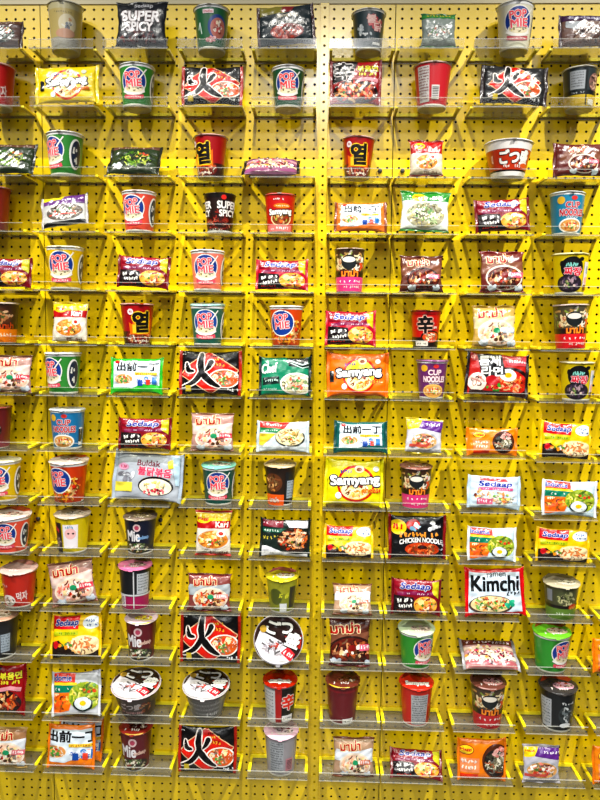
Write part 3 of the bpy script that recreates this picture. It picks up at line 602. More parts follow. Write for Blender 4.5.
def a_kimchi():
    A = Art(50); A.poly([(-1.08, .86), (1.05, .86), (1.12, -.86), (-1.15, -.86)], 'dbe8f4'); A.text('Kimchi', .0, .38, 2.0, .66, '14181c', .035); A.text('ramen', .05, .76, .8, .17, '3a4048', .01); A.scrib(.75, -.08, .6, .22, '20242a', 4, .18); A.ell(-.2, -.55, .92, .42, '5a4a44'); A.ell(-.2, -.52, .84, .36, 'ecd8a8')
    A.noodles(-.2, -.5, .8, .34, ['f4d884', 'f0a850', '8cc46a', 'e26a3c', 'f8efca', '4a9a50'], 70, .07, .5); A.bits(-.1, -.55, .7, .25, ['d8301c', '3f9a45', 'f7e28a'], 14, .09); A.bits(.6, -.5, .2, .2, ['2fae88', '49c49c'], 7, .11); return A
def a_dark(base=None, pal=None):
    A = Art(51); A.ell(.1, -.1, 1.0, .66, '20301c'); A.noodles(.1, -.1, .98, .62, pal or GREEN+['22341c', '14241a'], 90, .08, .5); A.bits(.5, .1, .5, .3, ['b84a30', 'c9a060', 'd8c8a0'], 8, .1); A.rect(-1.7, .7, 1.7, .97, '6a4a3a'); A.scrib(0, .8, 2.2, .14, 'b8a890', 12, .2); A.bits(-.9, -.6, .35, .2, ['e9ecee', 'cfd6da'], 8, .14); return A
def a_flat(cols, tx):
    A = Art(52); A.noodles(0, -.2, 1.4, .6, cols, 90, .1, .5); A.rect(-1.7, .5, 1.7, .95, tx); A.scrib(0, .7, 2.4, .2, 'ecdde0', 12, .2); A.rect(-1.7, .12, 1.7, .4, cols[1]); A.rect(-1.7, -.5, 1.7, -.3, cols[3]); A.rect(-1.7, -.95, 1.7, -.62, cols[2]); A.bits(0, -.1, 1.6, .8, ['f7e8b8', 'c24a6a', 'f0e6ee', 'e2a04a', '5a2438', cols[0]], 60, .11); A.scrib(0, -.05, 2.4, .2, '6a2038', 12, .2); A.scrib(0, -.6, 2.4, .16, 'f4ece8', 14, .2); return A
def a_silver(top='6a3a80', yel='d8cc2c'):
    A = Art(53); A.poly([(-1.5, .98), (1.5, .98), (1.5, .3), (-1.5, .42)], top); A.poly([(-1.5, .98), (.1, .98), (-.1, .72), (-1.5, .7)], yel); A.scrib(.5, .66, 1.2, .18, 'e9def0', 8, .2); A.ell(.05, -.18, 1.05, .55, '6a6058'); A.noodles(.05, -.18, 1.0, .5, ['d9d4c8', 'a28a68', 'e4e0d8', '5a6a40', '4a3a34'], 80, .07); A.rect(-1.6, -.98, 1.6, -.78, '2a2a2c'); A.bits(0, -.15, .8, .3, ['d8482c', '4c7a44', 'e9e6e0'], 12, .09); A.stroke([(-.8, -.35), (0, -.3), (.7, -.4)], .09, 'c2402c'); return A
def a_orange():
    A = Art(54); A.ell(-.75, .5, .36, .24, '9a3a1c'); A.ell(-.75, .5, .32, .2, 'f2d030'); A.text('Maggi', -.75, .5, .5, .16, 'c2201c', .04); A.rect(-1.1, -.6, -.15, .1, 'ee9a6a'); A.scrib(-.62, -.05, .75, .2, 'fdf0e4', 5, .22); A.scrib(-.62, -.35, .75, .2, 'fdf0e4', 5, .22); A.rect(-1.1, -.86, -.2, -.66, 'd9401c')
    A.ell(.62, -.02, .64, .84, '5a2e1a'); A.ell(.6, -.1, .54, .66, '2a2420'); A.noodles(.6, -.1, .5, .6, ['c9c2a8', 'e9e4d0', '8a8468', '3c4a30', 'a85a34'], 46, .07, .7); A.bits(.8, .35, .3, .25, ['e9b8b0', 'f2d0c8', 'c27a70'], 8, .14); return A
def a_spring():
    A = Art(55); A.poly([(-1.6, .98), (.4, .98), (.1, .55), (-1.6, .6)], 'c8302a'); A.scrib(-.6, .78, 1.1, .16, 'f6dfd8', 7, .2); A.poly([(-1.6, .6), (.1, .55), (-.3, .25), (-1.6, .3)], '2a8a5a'); A.scrib(-.7, .43, .8, .12, 'e4f4e8', 6, .2); A.poly([(-1.6, .2), (-.4, .2), (-1.2, -.6), (-1.6, -.5)], 'e9cf4a'); A.ell(.45, -.05, .9, .66, '3a4038'); A.ell(.42, 0, .84, .6, 'efe2b8')
    A.noodles(.42, .0, .8, .56, ['f4dc9c', 'e9c070', 'fbf0d0', 'd99a4a'], 70, .07); A.bits(.4, -.05, .6, .35, ['5c9a3a', 'e2502c', 'f8f4e4'], 12, .09); A.bits(.1, -.78, .7, .12, ['c9ced4', 'e4e8ec'], 12, .14); return A
def a_box():
    A = Art(56); A.rect(-1.2, .62, 1.2, .99, '3f8a44'); A.scrib(0, .8, 1.5, .15, 'd8c23a', 8, .2); A.ell(0, -.2, .85, .5, '8a9490'); A.noodles(0, -.2, .8, .45, ['c9cdc6', '9aa09a', 'b8a890', 'dfe2de'], 50, .07); A.bits(0, -.2, .6, .3, ['b86a5a', '6a8a60'], 8, .09); return A
def a_brownp():
    A = Art(57); A.rect(-1.7, .55, 1.7, .97, '4a2c4e'); A.text('Sedaap', -.1, .76, 2.0, .26, 'b8b4c4', .02, '4a2c6a', .09, 0, .2); A.poly([(-1.3, .5), (-.2, .5), (-.6, -.05), (-1.3, .1)], 'b8bcc0'); A.noodles(.2, -.4, 1.2, .5, ['6f5248', '8c6a5c', '594038', 'a08a7c'], 70, .09, .5); return A
def a_crow():
    A = Art(58); A.rect(-9, .9, 9, .99, 'd8d8d4'); A.bits(.3, .35, .48, .45, ['c05a5e', 'a84450', 'd88a88', 'e0b8a0'], 30, .13); A.text('불', .12, .5, .5, .4, 'e2c4bc', .02, 'a8404c', .08); A.text('닭', .5, .12, .5, .4, 'e2c4bc', .02, 'a8404c', .08); A.bits(-.5, .0, .16, .34, ['dfe2e2', 'b8c0c2'], 12, .1); A.bits(-.2, -.25, .4, .12, ['dfe2e2', 'b8c0c2'], 8, .08); A.rect(-9, -.62, 9, -.55, '5a5e60'); A.scrib(.25, -.46, .8, .1, 'b8bcc0', 7, .2); A.rect(.2, -.78, .7, -.65, 'cfd0d0'); return A
def a_cream():
    A = Art(59); A.rect(-9, -.5, 9, .7, 'bfae74'); A.rect(-9, -.96, 9, -.5, 'a8a49a'); A.rect(-1.3, -.6, -.7, .8, 'b8c0c8'); A.scrib(.1, .55, .8, .08, '7a7458', 8, .2); A.ell(.3, .05, .4, .42, 'd8ceb0'); A.bits(.3, .05, .3, .3, ['3c4650', '8a9098', 'e4dfd0', 'c8a07a'], 12, .1); A.ell(.2, -.35, .45, .2, 'c8a088'); return A
def a_gcup():
    A = Art(60); A.rect(-9, .88, 9, .99, 'dcdedc'); A.ell(.42, .0, .5, .58, '2b4c8c'); A.ell(.45, -.05, .4, .48, 'b8776a'); A.bits(.45, -.0, .3, .38, ['e4d8cc', 'c25a58', '8a3c38', 'f0e2c8'], 22, .1); A.bits(.1, -.62, .35, .16, ['dfa8b0', 'e9c8c8', 'b86a70'], 10, .12); A.rect(-.3, .6, .2, .78, 'e8d8dc'); A.text('Indo', -.05, .69, .4, .12, 'c2303c', .03); A.stroke([(-.6, -.1), (-.5, .2), (-.42, -.3)], .06, 'cfe0d6'); return A
def a_blackyel():
    A = Art(61); A.rect(-.75, -.1, .0, .8, 'aeb2b6'); [A.scrib(-.38, .7-k*.13, .6, .06, '55585c', 9, .3) for k in range(6)]; A.ell(.55, .25, .35, .45, '8c6a62'); A.noodles(.55, .25, .32, .4, ['c29a88', '6a3a38', 'd8b8a0'], 24, .07); A.rect(-9, -.96, 9, -.38, 'c9ae2c'); A.rect(-9, -.38, 9, -.16, '1c2426'); A.scrib(-.35, -.28, .7, .1, 'c8cccc', 6, .2); A.rect(.05, -.92, .12, .9, '1c2224'); A.rect(.2, -.9, .62, -.6, 'd8d4c8'); return A
def a_bbrown():
    A = Art(62); A.rect(-1.3, -.96, .25, -.4, 'ea6a28'); A.ell(-.35, .2, .5, .48, '6a4024'); A.noodles(-.35, .2, .44, .42, ['c98a4a', '8a5430', 'e9b878', '3c2216'], 36, .08); A.rect(.3, -.8, .95, .75, '2a2c2e'); A.rect(.4, -.6, .85, .3, 'b0bcc6'); [A.scrib(.62, .22-k*.14, .4, .07, '4a5660', 6, .3) for k in range(6)]; A.text('มาม่า', -.3, -.66, .5, .24, 'f4e8d8', .02, '9a2a1c', .09); return A
def a_magback():
    A = Art(63); A.rect(-9, -.96, 9, -.28, 'a8235e'); A.rect(.25, -.2, .9, .8, 'c2c6ca'); [A.scrib(.57, .7-k*.14, .55, .07, '4a4e54', 8, .3) for k in range(6)]; A.rect(-9, -.3, 9, -.22, 'cfd2d4'); A.rect(-.7, -.85, -.35, -.3, 'ecdfe6'); [A.rect(-.66, -.8+k*.07, -.4, -.77+k*.07, '202020') for k in range(7)]; A.stroke([(.1, -.9), (.1, .9)], .05, 'd8d8da'); return A
def a_redwhite():
    A = Art(64); A.ell(-.3, -.55, .42, .32, 'e9e2dc'); A.noodles(-.3, -.55, .36, .26, ['c9a890', '8a4a3a', 'f2e6dc'], 22, .07); A.text('먹자', .5, -.3, .6, .5, 'f2dcd8', .01, None, .07, .1); A.scrib(-.5, .3, .4, .2, 'e8b0b0', 4, .18); return A
def a_olive():
    A = Art(65); A.ell(.05, .3, .6, .5, '5a6040'); A.noodles(.05, .3, .55, .46, ['8a9060', 'b8b888', '3c4428', 'd0cca0'], 44, .08); A.rect(-9, -.3, 9, -.1, '231c16'); A.ell(.5, -.2, .3, .2, 'c2401c'); A.text('มาม่า', .5, -.2, .42, .2, 'f4c06a', .02); A.rect(-9, -.96, 9, -.3, '6a8a3a'); A.scrib(0, -.6, 1.1, .16, 'dfeccf', 7, .2); A.rect(-1.1, .1, -.75, .8, '8e9298'); return A
def a_dkcup():
    A = Art(66); A.ell(0, -.1, .7, .5, '2c1a14'); A.noodles(0, -.1, .66, .46, ['8a5a40', 'c9a890', '3c2018', 'e0d0c0'], 36, .08); A.rect(-9, -.96, 9, -.65, '9a5058'); A.scrib(0, .6, 1, .2, 'e8b8b0', 6, .2); return A
def a_orcup():
    A = Art(67); A.ell(.0, .3, .9, .5, '5c3820'); A.noodles(0, .3, 1, .46, ['c98a5a', 'e9c098', '6a3c20', '6a7a40'], 60, .08); A.rect(-9, -.3, 9, -.06, '24180f'); A.rect(-9, -.96, 9, -.3, 'ec8a24'); A.text('มาม่า', .6, -.12, .7, .3, 'e25a1c', .03, '2a1410', .08); A.scrib(.3, -.6, 1.1, .2, 'f8e2bc', 7, .2); return A
def a_bobble():
    A = Art(68); A.ell(.25, -.1, .42, .5, '3c4446'); A.noodles(.25, -.1, .38, .45, ['8a9496', 'dfe4e4', '2a2e30'], 24, .07); A.rect(-1.1, -.8, -.5, .65, 'b8bcc0'); [A.scrib(-.8, .55-k*.16, .5, .07, '44484c', 7, .3) for k in range(8)]; A.scrib(.25, .5, .6, .16, 'cfd2d2', 5, .2); A.ell(.2, -.62, .3, .12, 'dfe2e2'); return A
def a_ygcup():
    A = Art(69); A.rect(-1.2, -.9, 1.2, .2, '8a8e34'); A.ell(-.35, 0, .4, .5, '5c6428'); A.rect(.5, -.7, .95, .6, '3c3c30'); A.rect(-.1, -.9, .35, -.4, 'dfe2e4'); A.scrib(.15, .1, .6, .4, 'd8d84a', 5, .15); return A
def a_maroonlab():
    A = Art(70); A.rect(.0, -.92, .62, -.66, 'e9e9e6'); A.scrib(.3, -.79, .5, .12, '5a5a5a', 6, .2); A.rect(-9, .7, 9, .8, '8f2430'); return A
def a_navtag():
    return a_back('d9d2d2', 10, 'e9e2e2', -.55, .34, '7a3c44', -.6, .8)

F_W = ['wrapper']
# key: (builder, what it looks like, short name)
def P(art, body, W, H, fin='h', seal=None, T=.034, seed=1, **k): return lambda: make_packet('noodle_packet', art(), body, W, H, T, fin, seal, k.pop('back', None), seed, **k)
def K(art, body, RT=.05, RB=.039, H=.113, nm='noodle_cup', **k): return lambda: make_cup(nm, art(), body, H, RT, RB, **k)
DES = {
 'cream': (K(a_cream, 'c3bb96', H=0.128, rim='dfddd2', lid='cfcabc'), 'pale cream noodle cup with a grey cartoon sketch', 'pale cream cup'),
 'gcup': (K(a_gcup, '2c6b45', RT=.052, H=0.118, rim='e8e8e4'), 'dark green noodle cup with white rim and small white top tag', 'green cup with white rim'),
 'crow': (K(a_crow, '36464a', RT=.051), 'slate grey noodle cup with pinkish-red lettering', 'slate grey cup'),
 'popw': (K(lambda: a_pop('e9e6d8', band='c9606a'), 'e4e0cc', RT=.052, H=0.124, rim='f4f4f0'), 'white noodle cup with round blue emblem', 'white cup with blue emblem'),
 'popg': (K(lambda: a_pop('3f8f3f', x=0), '3f9040', H=0.113, rim='f2f2ee', lid='dfe2dc'), 'bright green noodle cup with round blue emblem', 'green blue-emblem cup'),
 'popgl': (K(lambda: a_pop('3f8f3f', x=-.45), '3f9040', rim='f2f2ee', lid='dfe2dc'), 'bright green noodle cup turned with emblem to the left', 'left-turned green cup'),
 'popgr': (K(lambda: a_pop('3f8f3f', x=.42), '3f9a3c', H=0.103, rim='eaf2e6', lid='cfe0c0', lidtilt=.09, lidart=l_foil('b8c8a0', 'c9b8b0')), 'bright green noodle cup with emblem to the right, lid visible', 'green cup with emblem right'),
 'popgg': (K(lambda: a_pop('3f8f3f', x=.42), '3f9a3c', H=0.103, rim='8ccc50', lid='7cc83c', lidtilt=.09, lidart=l_foil('9a5a30', 'd8c8b0')), 'bright green noodle cup with lime green lid', 'green cup with lime lid'),
 'popd': (K(lambda: a_pop('1c4a34', txt='e8484e'), '1d5a3c', H=0.115, rim='f2f2ee', lid='dfe2dc'), 'dark green noodle cup with white rim and round blue emblem', 'dark green cup'),
 'popt': (K(lambda: a_pop('2f6e62', circ='2857a4'), '2c6a5c', rim='b8dcd8', lid='a8d4cc', lidtilt=.09, lidart=l_foil('e8eee8')), 'teal green noodle cup with pale aqua rim', 'teal cup with aqua rim'),
 'popt2': (K(lambda: a_pop('24685a', circ='24489a', x=.05), '1f5a50', rim='9adcc8', lid='8fd8c4', lidtilt=.09, lidart=l_foil('6a4a34', 'e8f0ea')), 'dark teal noodle cup with mint green foil lid', 'teal cup with mint lid'),
 'popc': (K(lambda: a_pop('e8604e', x=-.2), 'e4604c', rim='f6eeea', lid='f0dcd4'), 'coral red noodle cup with white rim and blue emblem', 'coral cup'),
 'popcw': (K(lambda: a_pop('f0b8a8'), 'ee8874', rim='f6f0ee', lid='f0e4de'), 'pale coral noodle cup with round blue emblem', 'pale coral cup'),
 'popcb': (K(lambda: a_pop('e8604e', x=.1), 'e8644a', RT=.058, RB=.045, H=0.1, rim='f6dcd4', lid='f0e2da', lidtilt=.09, lidart=l_foil('c25a40', 'f0d8c8')), 'large coral noodle cup with whitish pink lid', 'large coral cup'),
 'popy': (K(lambda: a_pop('e8c420'), 'e6c41c', rim='f4f2e0', lid='f0eccf'), 'yellow noodle cup with round blue emblem', 'yellow blue-emblem cup'),
 'popo': (K(lambda: a_pop('c8481c', True, x=-.2), 'd0511e', rim='f0e6dc', lid='e8e2da'), 'orange noodle cup with blue emblem above a noodle photo', 'orange noodle-photo cup'),
 'popo2': (K(lambda: a_pop('c8481c', True, x=-.3), 'cc481c', RT=.053, rim='f0d8d0', lid='e4d4c8', lidtilt=.09, lidart=l_foil('c24a30', 'f4ece4')), 'red-orange noodle cup with pale foil lid and blue emblem', 'red-orange cup'),
 'yeol': (K(a_fire, 'a8161c', RT=.05, RB=.037, H=0.118, rim='d8b8b0', lid='a02020'), 'red noodle cup with a black brush word in yellow flames', 'flame cup'),
 'super': (K(a_superspicy, '2a1511', H=0.119, rim='2c2826', lid='3c3028'), 'black noodle cup with white capital lettering repeated around it', 'black lettered cup'),
 'samc': (K(a_samcup, 'c22420', H=0.119, rim='d8342c', lid='c8c0b8'), 'red noodle cup with white script over a noodle bowl', 'red cup with white script'),
 'redt': (K(lambda: a_back('d0ccc8', 12, 'dcd8d4', -.55, .3, '8a4a4c', -.8, .85), 'c8323c', RT=.055, RB=.041, H=0.12, rim='e8d0c8'), 'red noodle cup turned to its white ingredients panel', 'red ingredients cup'),
 'redside': (K(a_redwhite, 'c42a28', rim='e0b8b0', lid='e2c0b8'), 'red noodle cup cut by the left edge of the display', 'edge red cup'),
 'redm': (K(a_redwhite, 'c43a2c', RT=.052, H=0.104, rim='e8c8c0', lid='e4c4bc', lidtilt=.09, lidart=l_foil('c89088')), 'bright red noodle cup with pinkish lid', 'bright red cup'),
 'brick': (K(a_dkcup, 'a83a28', rim='b85a48'), 'brick red noodle cup cut by the left edge', 'brick red cup'),
 'dk': (K(a_dkcup, '7a2a28', rim='a85a50', lid='8a4a40'), 'dark maroon noodle cup cut by the left edge', 'dark maroon cup'),
 'or': (K(a_orcup, '4a3020', rim='d8ccc0', lid='b8a898'), 'brown noodle cup with a plain orange lower band', 'brown and orange cup'),
 'gotsu': (K(a_gotsu, 'c2401f', RT=.069, RB=.045, H=.098, rim='f6f4f0', nm='noodle_bowl', lid='f0eeea'), 'wide white and red noodle bowl with big white lettering', 'wide red bowl'),
 'bowlb': (K(a_bowlside, '4a3a36', RT=.066, RB=.045, H=.085, rim='c9c4c0', nm='noodle_bowl', lid='e2d4da', lidart=l_gotsu(), foot='8a8482'), 'brown noodle bowl with patterned white and pink lid', 'brown bowl'),
 'bowlg': (K(a_greybowl, '7c7c7a', RT=.065, RB=.044, H=.09, rim='c9c9c6', nm='noodle_bowl', lid='d8d0d2', lidart=l_gotsu(), foot='b8b8b4'), 'grey noodle bowl with patterned brown and white lid', 'grey bowl'),
 'bowlt': (K(a_bowlside, '4a3a36', RT=.07, RB=.05, H=.072, rim='5a3a38', nm='noodle_bowl', lid='e2e0e4', lidart=l_gotsu(), foot='8a8482'), 'noodle bowl tipped on its side with its round lid facing forward', 'tipped bowl'),
 'jja': (K(a_jjajang, 'e2cc1c', RT=.051, rim='f0ecc0', lid='e8e2b0'), 'yellow noodle cup with black pot emblem and pink word', 'yellow black-pot cup'),
 'cupt': (K(lambda: a_cupn('2f8fae'), '2c8cac', H=0.119, rim='d8e4e4'), 'turquoise noodle cup with red lettering and noodle picture', 'turquoise cup'),
 'cupb': (K(lambda: a_cupn('2f86b4'), '2a80b0', rim='dfe6ea', lid='d8e0e4'), 'sky blue noodle cup with red lettering, barcode at right', 'sky blue cup'),
 'cupp': (K(lambda: a_cupn('7a3a78', 'e9c070', 'f4e4e8', 'a8283c'), '743674', RT=.046, RB=.034, H=.11, rim='a87aa0', lid='8a5a84'), 'purple noodle cup with red and white lettering', 'purple cup'),
 'shinc': (K(a_shin, 'c2221c', RT=.047, RB=.037, H=.112, rim='8a2018', lid='3a1a16'), 'red noodle cup with one big black character', 'red cup with black character'),
 'shins': (K(a_shinside, '9ca0a2', RT=.049, RB=.038, rim='a8281c', lid='b42a16', lidtilt=.09, lidart=l_foil('8a1c10', None, '辛')), 'silver, red and black noodle cup with red lid', 'silver and black cup'),
 'mcp': (K(lambda: a_mamacup('e04a8c'), '4a3222', RT=.046, RB=.037, H=0.128, rim='c8b8a8', lid='8a6a58'), 'brown noodle cup with bright pink lower band', 'brown and pink cup'),
 'mcp2': (K(lambda: a_mamacup('d84484'), '46302a', RT=.047, RB=.037, H=.12, rim='c0a8a0', lid='9a6a60', lidtilt=.09, lidart=l_foil('6a3a34', 'c89088')), 'brown noodle cup with pink lower band and brownish lid', 'pink-banded brown cup'),
 'mcr': (K(lambda: a_mamacup('d82a34', top='5c5440'), '6a5a40', RT=.05, RB=.039, H=0.126, rim='d8c8c0', lid='c0a8a0'), 'noodle cup with noodle photo above a bright red band', 'red-banded photo cup'),
 'mcd': (K(lambda: a_mamacup('c03038', top='5a4a3c'), '5a4a3c', RT=.05, RB=.037, H=.125, rim='b8948c', lid='7a4c40', lidtilt=.09, lidart=l_foil('4a2c22', 'e0a8a8')), 'brown noodle cup with red band and brown foil lid', 'brown foil-lid cup'),
 'yb': (K(a_jjajang, 'dcc628', RT=.05, rim='e6e0c0', lid='d8d0b0'), 'yellow and black noodle cup with pink face panel', 'yellow face-panel cup'),
 'yb2': (K(a_yellowblack, 'd8c428', RT=.05, H=0.106, rim='e0d8cc', lid='c8b8a8', lidtilt=.09, lidart=l_foil('6a4a3c', 'e4d8c8')), 'yellow and black noodle cup with brownish foil lid', 'yellow foil-lid cup'),
 'tim': (K(lambda: a_tim('1c2440', '8fb4dc'), '1b2238', RT=.049, RB=.037, H=0.106, rim='d8d0b8', lid='8a7a70', lidtilt=.09, lidart=l_foil('4c3c38', 'b8a888')), 'navy blue noodle cup with pale lettering', 'navy cup'),
 'timm': (K(lambda: a_tim('6a1c28', 'e8c8b8'), '6c1e2a', RT=.048, RB=.036, H=.12, rim='e8d84a', lid='dcc8d0', lidtilt=.09, lidart=l_foil('b8607a', 'e8d44a')), 'maroon noodle cup with white and yellow foil lid', 'maroon yellow-lid cup'),
 'timm2': (K(lambda: a_tim('6a1c28', 'e8c8b8'), '6c1e2a', RT=.049, RB=.037, H=.12, rim='c8a83a', lid='8a3028', lidtilt=.09, lidart=l_foil('c8b8a8', '5a1c18')), 'maroon noodle cup with dark red lid in the bottom row', 'maroon dark-lid cup'),
 'bb': (K(a_bbrown, '34261e', RT=.047, RB=.036, H=.118, rim='e0d0b0', lid='dcc8a0', lidtilt=.09, lidart=l_foil('c8a080', 'e8d8b8')), 'black and brown noodle cup with orange patch, beige lid', 'beige-lid brown cup'),
 'bb2': (K(a_bbrown, '2a2826', RT=.053, RB=.043, H=.115, rim='c8b8a0', lid='c8a088', lidtilt=.09, lidart=l_foil('8a5a3c', 'd8c8b8')), 'large dark noodle cup with noodle photo and orange patch', 'large dark cup'),
 'magb': (K(a_magback, '24262a', RT=.047, RB=.037, H=.12, rim='e070a0', lid='e088ac', lidtilt=.09, lidart=l_foil('6a5048', 'c8a0a8')), 'black and magenta noodle cup with pink lid', 'black and magenta cup'),
 'pinkl': (K(lambda: a_back('b0b4b8', 12, 'c89098', -.2, .36, '5a5e64', -.8, .8), 'a8a4a8', RT=.049, RB=.039, H=.118, rim='f0c8d8', lid='f0ccdc', lidtilt=.09, lidart=l_foil('a84a58', 'f4e0e6')), 'grey noodle cup with pale pink lid', 'pink-lid grey cup'),
 'mlab': (K(a_maroonlab, '74222a', RT=.05, RB=.038, H=.12, rim='e0c83a', lid='7a3c30', lidtilt=.09, lidart=l_foil('5a2a20', '8a4a38')), 'plain maroon noodle cup with small white label', 'maroon labelled cup'),
 'nut': (K(lambda: a_back('b8babc', 12, 'c83c30', .1, .42, '4c5054', -.85, .7), 'c83428', RT=.05, RB=.038, H=.12, rim='e04a38', lid='d83c2c', lidtilt=.09, lidart=l_foil('8a241a', None, 'Samyang')), 'red noodle cup with grey ingredients panel and red lid', 'red-lid ingredients cup'),
 'blk': (K(a_bobble, '202428', RT=.053, RB=.04, H=.12, rim='2c2c2e', lid='4a4644', lidtilt=.09, lidart=l_foil('b8502c', 'e8b8c8')), 'black noodle cup with black rim and mottled pink lid', 'black-rim cup'),
 'blky': (K(a_blackyel, '3a4446', RT=.051, rim='e0dcc8'), 'black noodle cup with yellow lower band', 'black and yellow cup'),
 'olv': (K(a_olive, '54563c', RT=.051, RB=.039, H=0.1, rim='d8d4c0', lid='c8c0a8', lidtilt=.09, lidart=l_foil('8a8468', 'e0dcc8')), 'olive green noodle cup with pale lid', 'olive cup'),
 'yg': (K(a_ygcup, 'a8a83c', RT=.047, RB=.034, H=0.098, rim='e8d83a', lid='e0d040', lidtilt=.09, lidart=l_foil('c86a70', 'e8e4d0')), 'small yellow-green noodle cup with yellow lid', 'yellow-green cup'),
 # packets
 'samy': (P(lambda: a_sam('e6cf1c'), 'e8cf18', .168, .105, seed=2, seal='e8d21c'), 'yellow packet with big white lettering and cheese picture', 'yellow packet'),
 'samo': (P(lambda: a_sam('ee7d1c', 'd8301c', cheese=True), 'ee7d18', .168, .118, seed=3, seal='ee7a14'), 'orange packet with big white lettering', 'orange packet'),
 'samy2': (P(lambda: a_sam('ddd414', 'c8281c'), 'e2d816', .16, .13, seed=4, seal='e4dc1c'), 'tall lemon yellow packet with big white lettering', 'lemon yellow packet'),
 'sed': (P(a_sedaap, '8a1626', .145, .088, seed=5, seal='7c1420'), 'maroon packet with blue italic lettering and spicy noodles', 'maroon packet'),
 'sedr': (P(lambda: a_sedaap('b01c34'), 'c01c3a', .145, .09, seed=6, seal='b8183a'), 'crimson packet with blue italic lettering', 'crimson packet'),
 'yel': (P(a_yel, 'ecc81c', .145, .1, seed=7, seal='ecc414'), 'golden yellow packet with noodles along the bottom', 'golden packet'),
 'wsed': (P(a_wsed, 'cfe0ec', .145, .094, seed=8, seal='c2d6e6'), 'pale blue packet with bold blue lettering', 'pale blue packet'),
 'demo': (P(lambda: a_demae('e07a1c'), 'e6843a', .145, .085, seed=9, seal='8a4a28'), 'white and orange packet with four black characters', 'white and orange packet'),
 'demg': (P(lambda: a_demae('3fb83c'), '3cc03c', .145, .1, seed=10, seal='38b838'), 'bright green packet with four black characters', 'bright green packet'),
 'demt': (P(lambda: a_demae('1c5c5c'), '1c6a66', .15, .092, seed=11, seal='165450'), 'dark teal packet with four black characters', 'dark teal packet'),
 'demo2': (P(lambda: a_demae('e8801c'), 'ee8a22', .13, .12, seed=12, seal='f08a1c'), 'bright orange packet with four black characters', 'bright orange packet'),
 'hi': (P(a_hi, '141213', .165, .12, seed=13, seal='b0301c'), 'black packet with red diamond and big black brush character', 'black and red packet'),
 'hi2': (P(a_hi, '2a2a2c', .165, .1, seed=14, seal='3a2a2a'), 'faded black packet with red diamond, wide and short', 'faded black packet'),
 'shp': (P(a_shinp, '9c141c', .14, .125, seed=15, seal='8a1018'), 'dark red packet with black character and yellow-green words', 'dark red packet'),
 'mb': (P(a_mama, '6b3a2a', .115, .1, 'v', '5a2018', seed=16), 'brown packet with dark noodle bowl', 'brown packet'),
 'mb2': (P(lambda: a_mama('8a2a20'), '74322a', .12, .115, 'v', '7a1a1a', seed=17), 'reddish brown packet with maroon top seal', 'reddish brown packet'),
 'mbl': (P(lambda: a_mama('6b2420'), '70302a', .145, .085, 'h', '6a1a18', seed=18), 'maroon brown packet with wide dark noodle bowl', 'maroon brown packet'),
 'mg': (P(lambda: a_mama('c8a24a', PALE, 'e0d0a8', 'b8c4d0'), 'c0a25c', .115, .115, 'v', 'b8942c', seed=19), 'gold and white packet with pale noodles', 'gold packet'),
 'mp': (P(lambda: a_mama('c89a90', PINKN, 'e8cfc6', 'd8485a'), 'b89288', .118, .115, 'v', '8a6048', seed=20), 'silvery pink packet with red lettering', 'silvery pink packet'),
 'mw': (P(lambda: a_mama('c8b8a0', PALE, 'dfe4ea', 'd88a70'), 'b89a80', .11, .095, 'v', '8a4c2c', seed=21), 'small white and brown packet with pale noodles', 'white and brown packet'),
 'mt': (P(lambda: a_mama('6b3a2a'), '6a3a2c', .11, .14, 'v', '7a2420', seed=22), 'tall brown packet with dark noodle bowl', 'tall brown packet'),
 'ms': (P(lambda: a_mama('9aa0a4', SPICY, 'b0b8bc', 'e2a8a0'), '8c4a44', .12, .11, 'v', '7a1420', seed=23), 'red and silver packet with orange noodles', 'red and silver packet'),
 'kari': (P(a_kari, 'e0d8c8', .095, .112, 'v', 'e8cc1c', seed=24), 'small packet with yellow top, red band and noodle bowl', 'small yellow-topped packet'),
 'karir': (P(lambda: a_kari(top='b81c20'), 'd8ccb8', .098, .1, 'v', '8a2a1c', seed=25), 'small red-topped packet with noodle bowl', 'small red packet'),
 'karit': (P(a_kari, 'e4dccc', .095, .13, 'v', 'c0301c', seed=26), 'tall narrow packet with yellow and red top', 'tall narrow packet'),
 'bio': (P(a_bio, 'dfe4dc', .135, .11, 'v', '2c8a34', seed=27), 'white packet with green header and yellow logo', 'white and green packet'),
 'mgw': (P(a_maggiw, 'd0d0d8', .1, .1, 'v', 'd8c43a', seed=28), 'small white packet with yellow and purple header', 'small white packet'),
 'mgw2': (P(a_maggiw, 'c8c6d0', .095, .115, 'v', 'b8b4bc', seed=29), 'narrow white and purple packet', 'white and purple packet'),
 'ind': (P(a_indo, 'cfe2ee', .145, .098, seed=30, seal='e8ecf0'), 'white, green and orange packet with fried egg picture', 'fried-egg packet'),
 'ind2': (P(a_indo, 'c9ccd0', .14, .11, seed=31, seal='dfe2e6'), 'crumpled silver packet with fried egg picture', 'silver fried-egg packet'),
 'gor': (P(a_goreng, '20302a', .14, .108, seed=32, seal='1c2a22'), 'dark green packet with heaped noodles and white lower edge', 'dark green packet'),
 'chk': (P(a_chick, '17171b', .155, .122, seed=33, seal='8a1c1c'), 'black packet with oval of orange noodles', 'black packet'),
 'chk2': (P(a_chicktop, '26343a', .155, .11, seed=34, seal='4a2028'), 'slate black packet with red noodle oval', 'slate black packet'),
 'sup': (P(a_spicyp, '22262e', .14, .128, 'v', '1e2228', seed=35), 'dark navy packet with large white capital lettering', 'dark navy packet'),
 'chef': (P(a_chef, '178a68', .148, .108, seed=36, seal='142824'), 'teal green packet with white script lettering', 'teal green packet'),
 'teum': (P(a_teum, 'b82a24', .172, .12, seed=37, seal='241416'), 'red and black packet with white characters on a black square', 'black-square packet'),
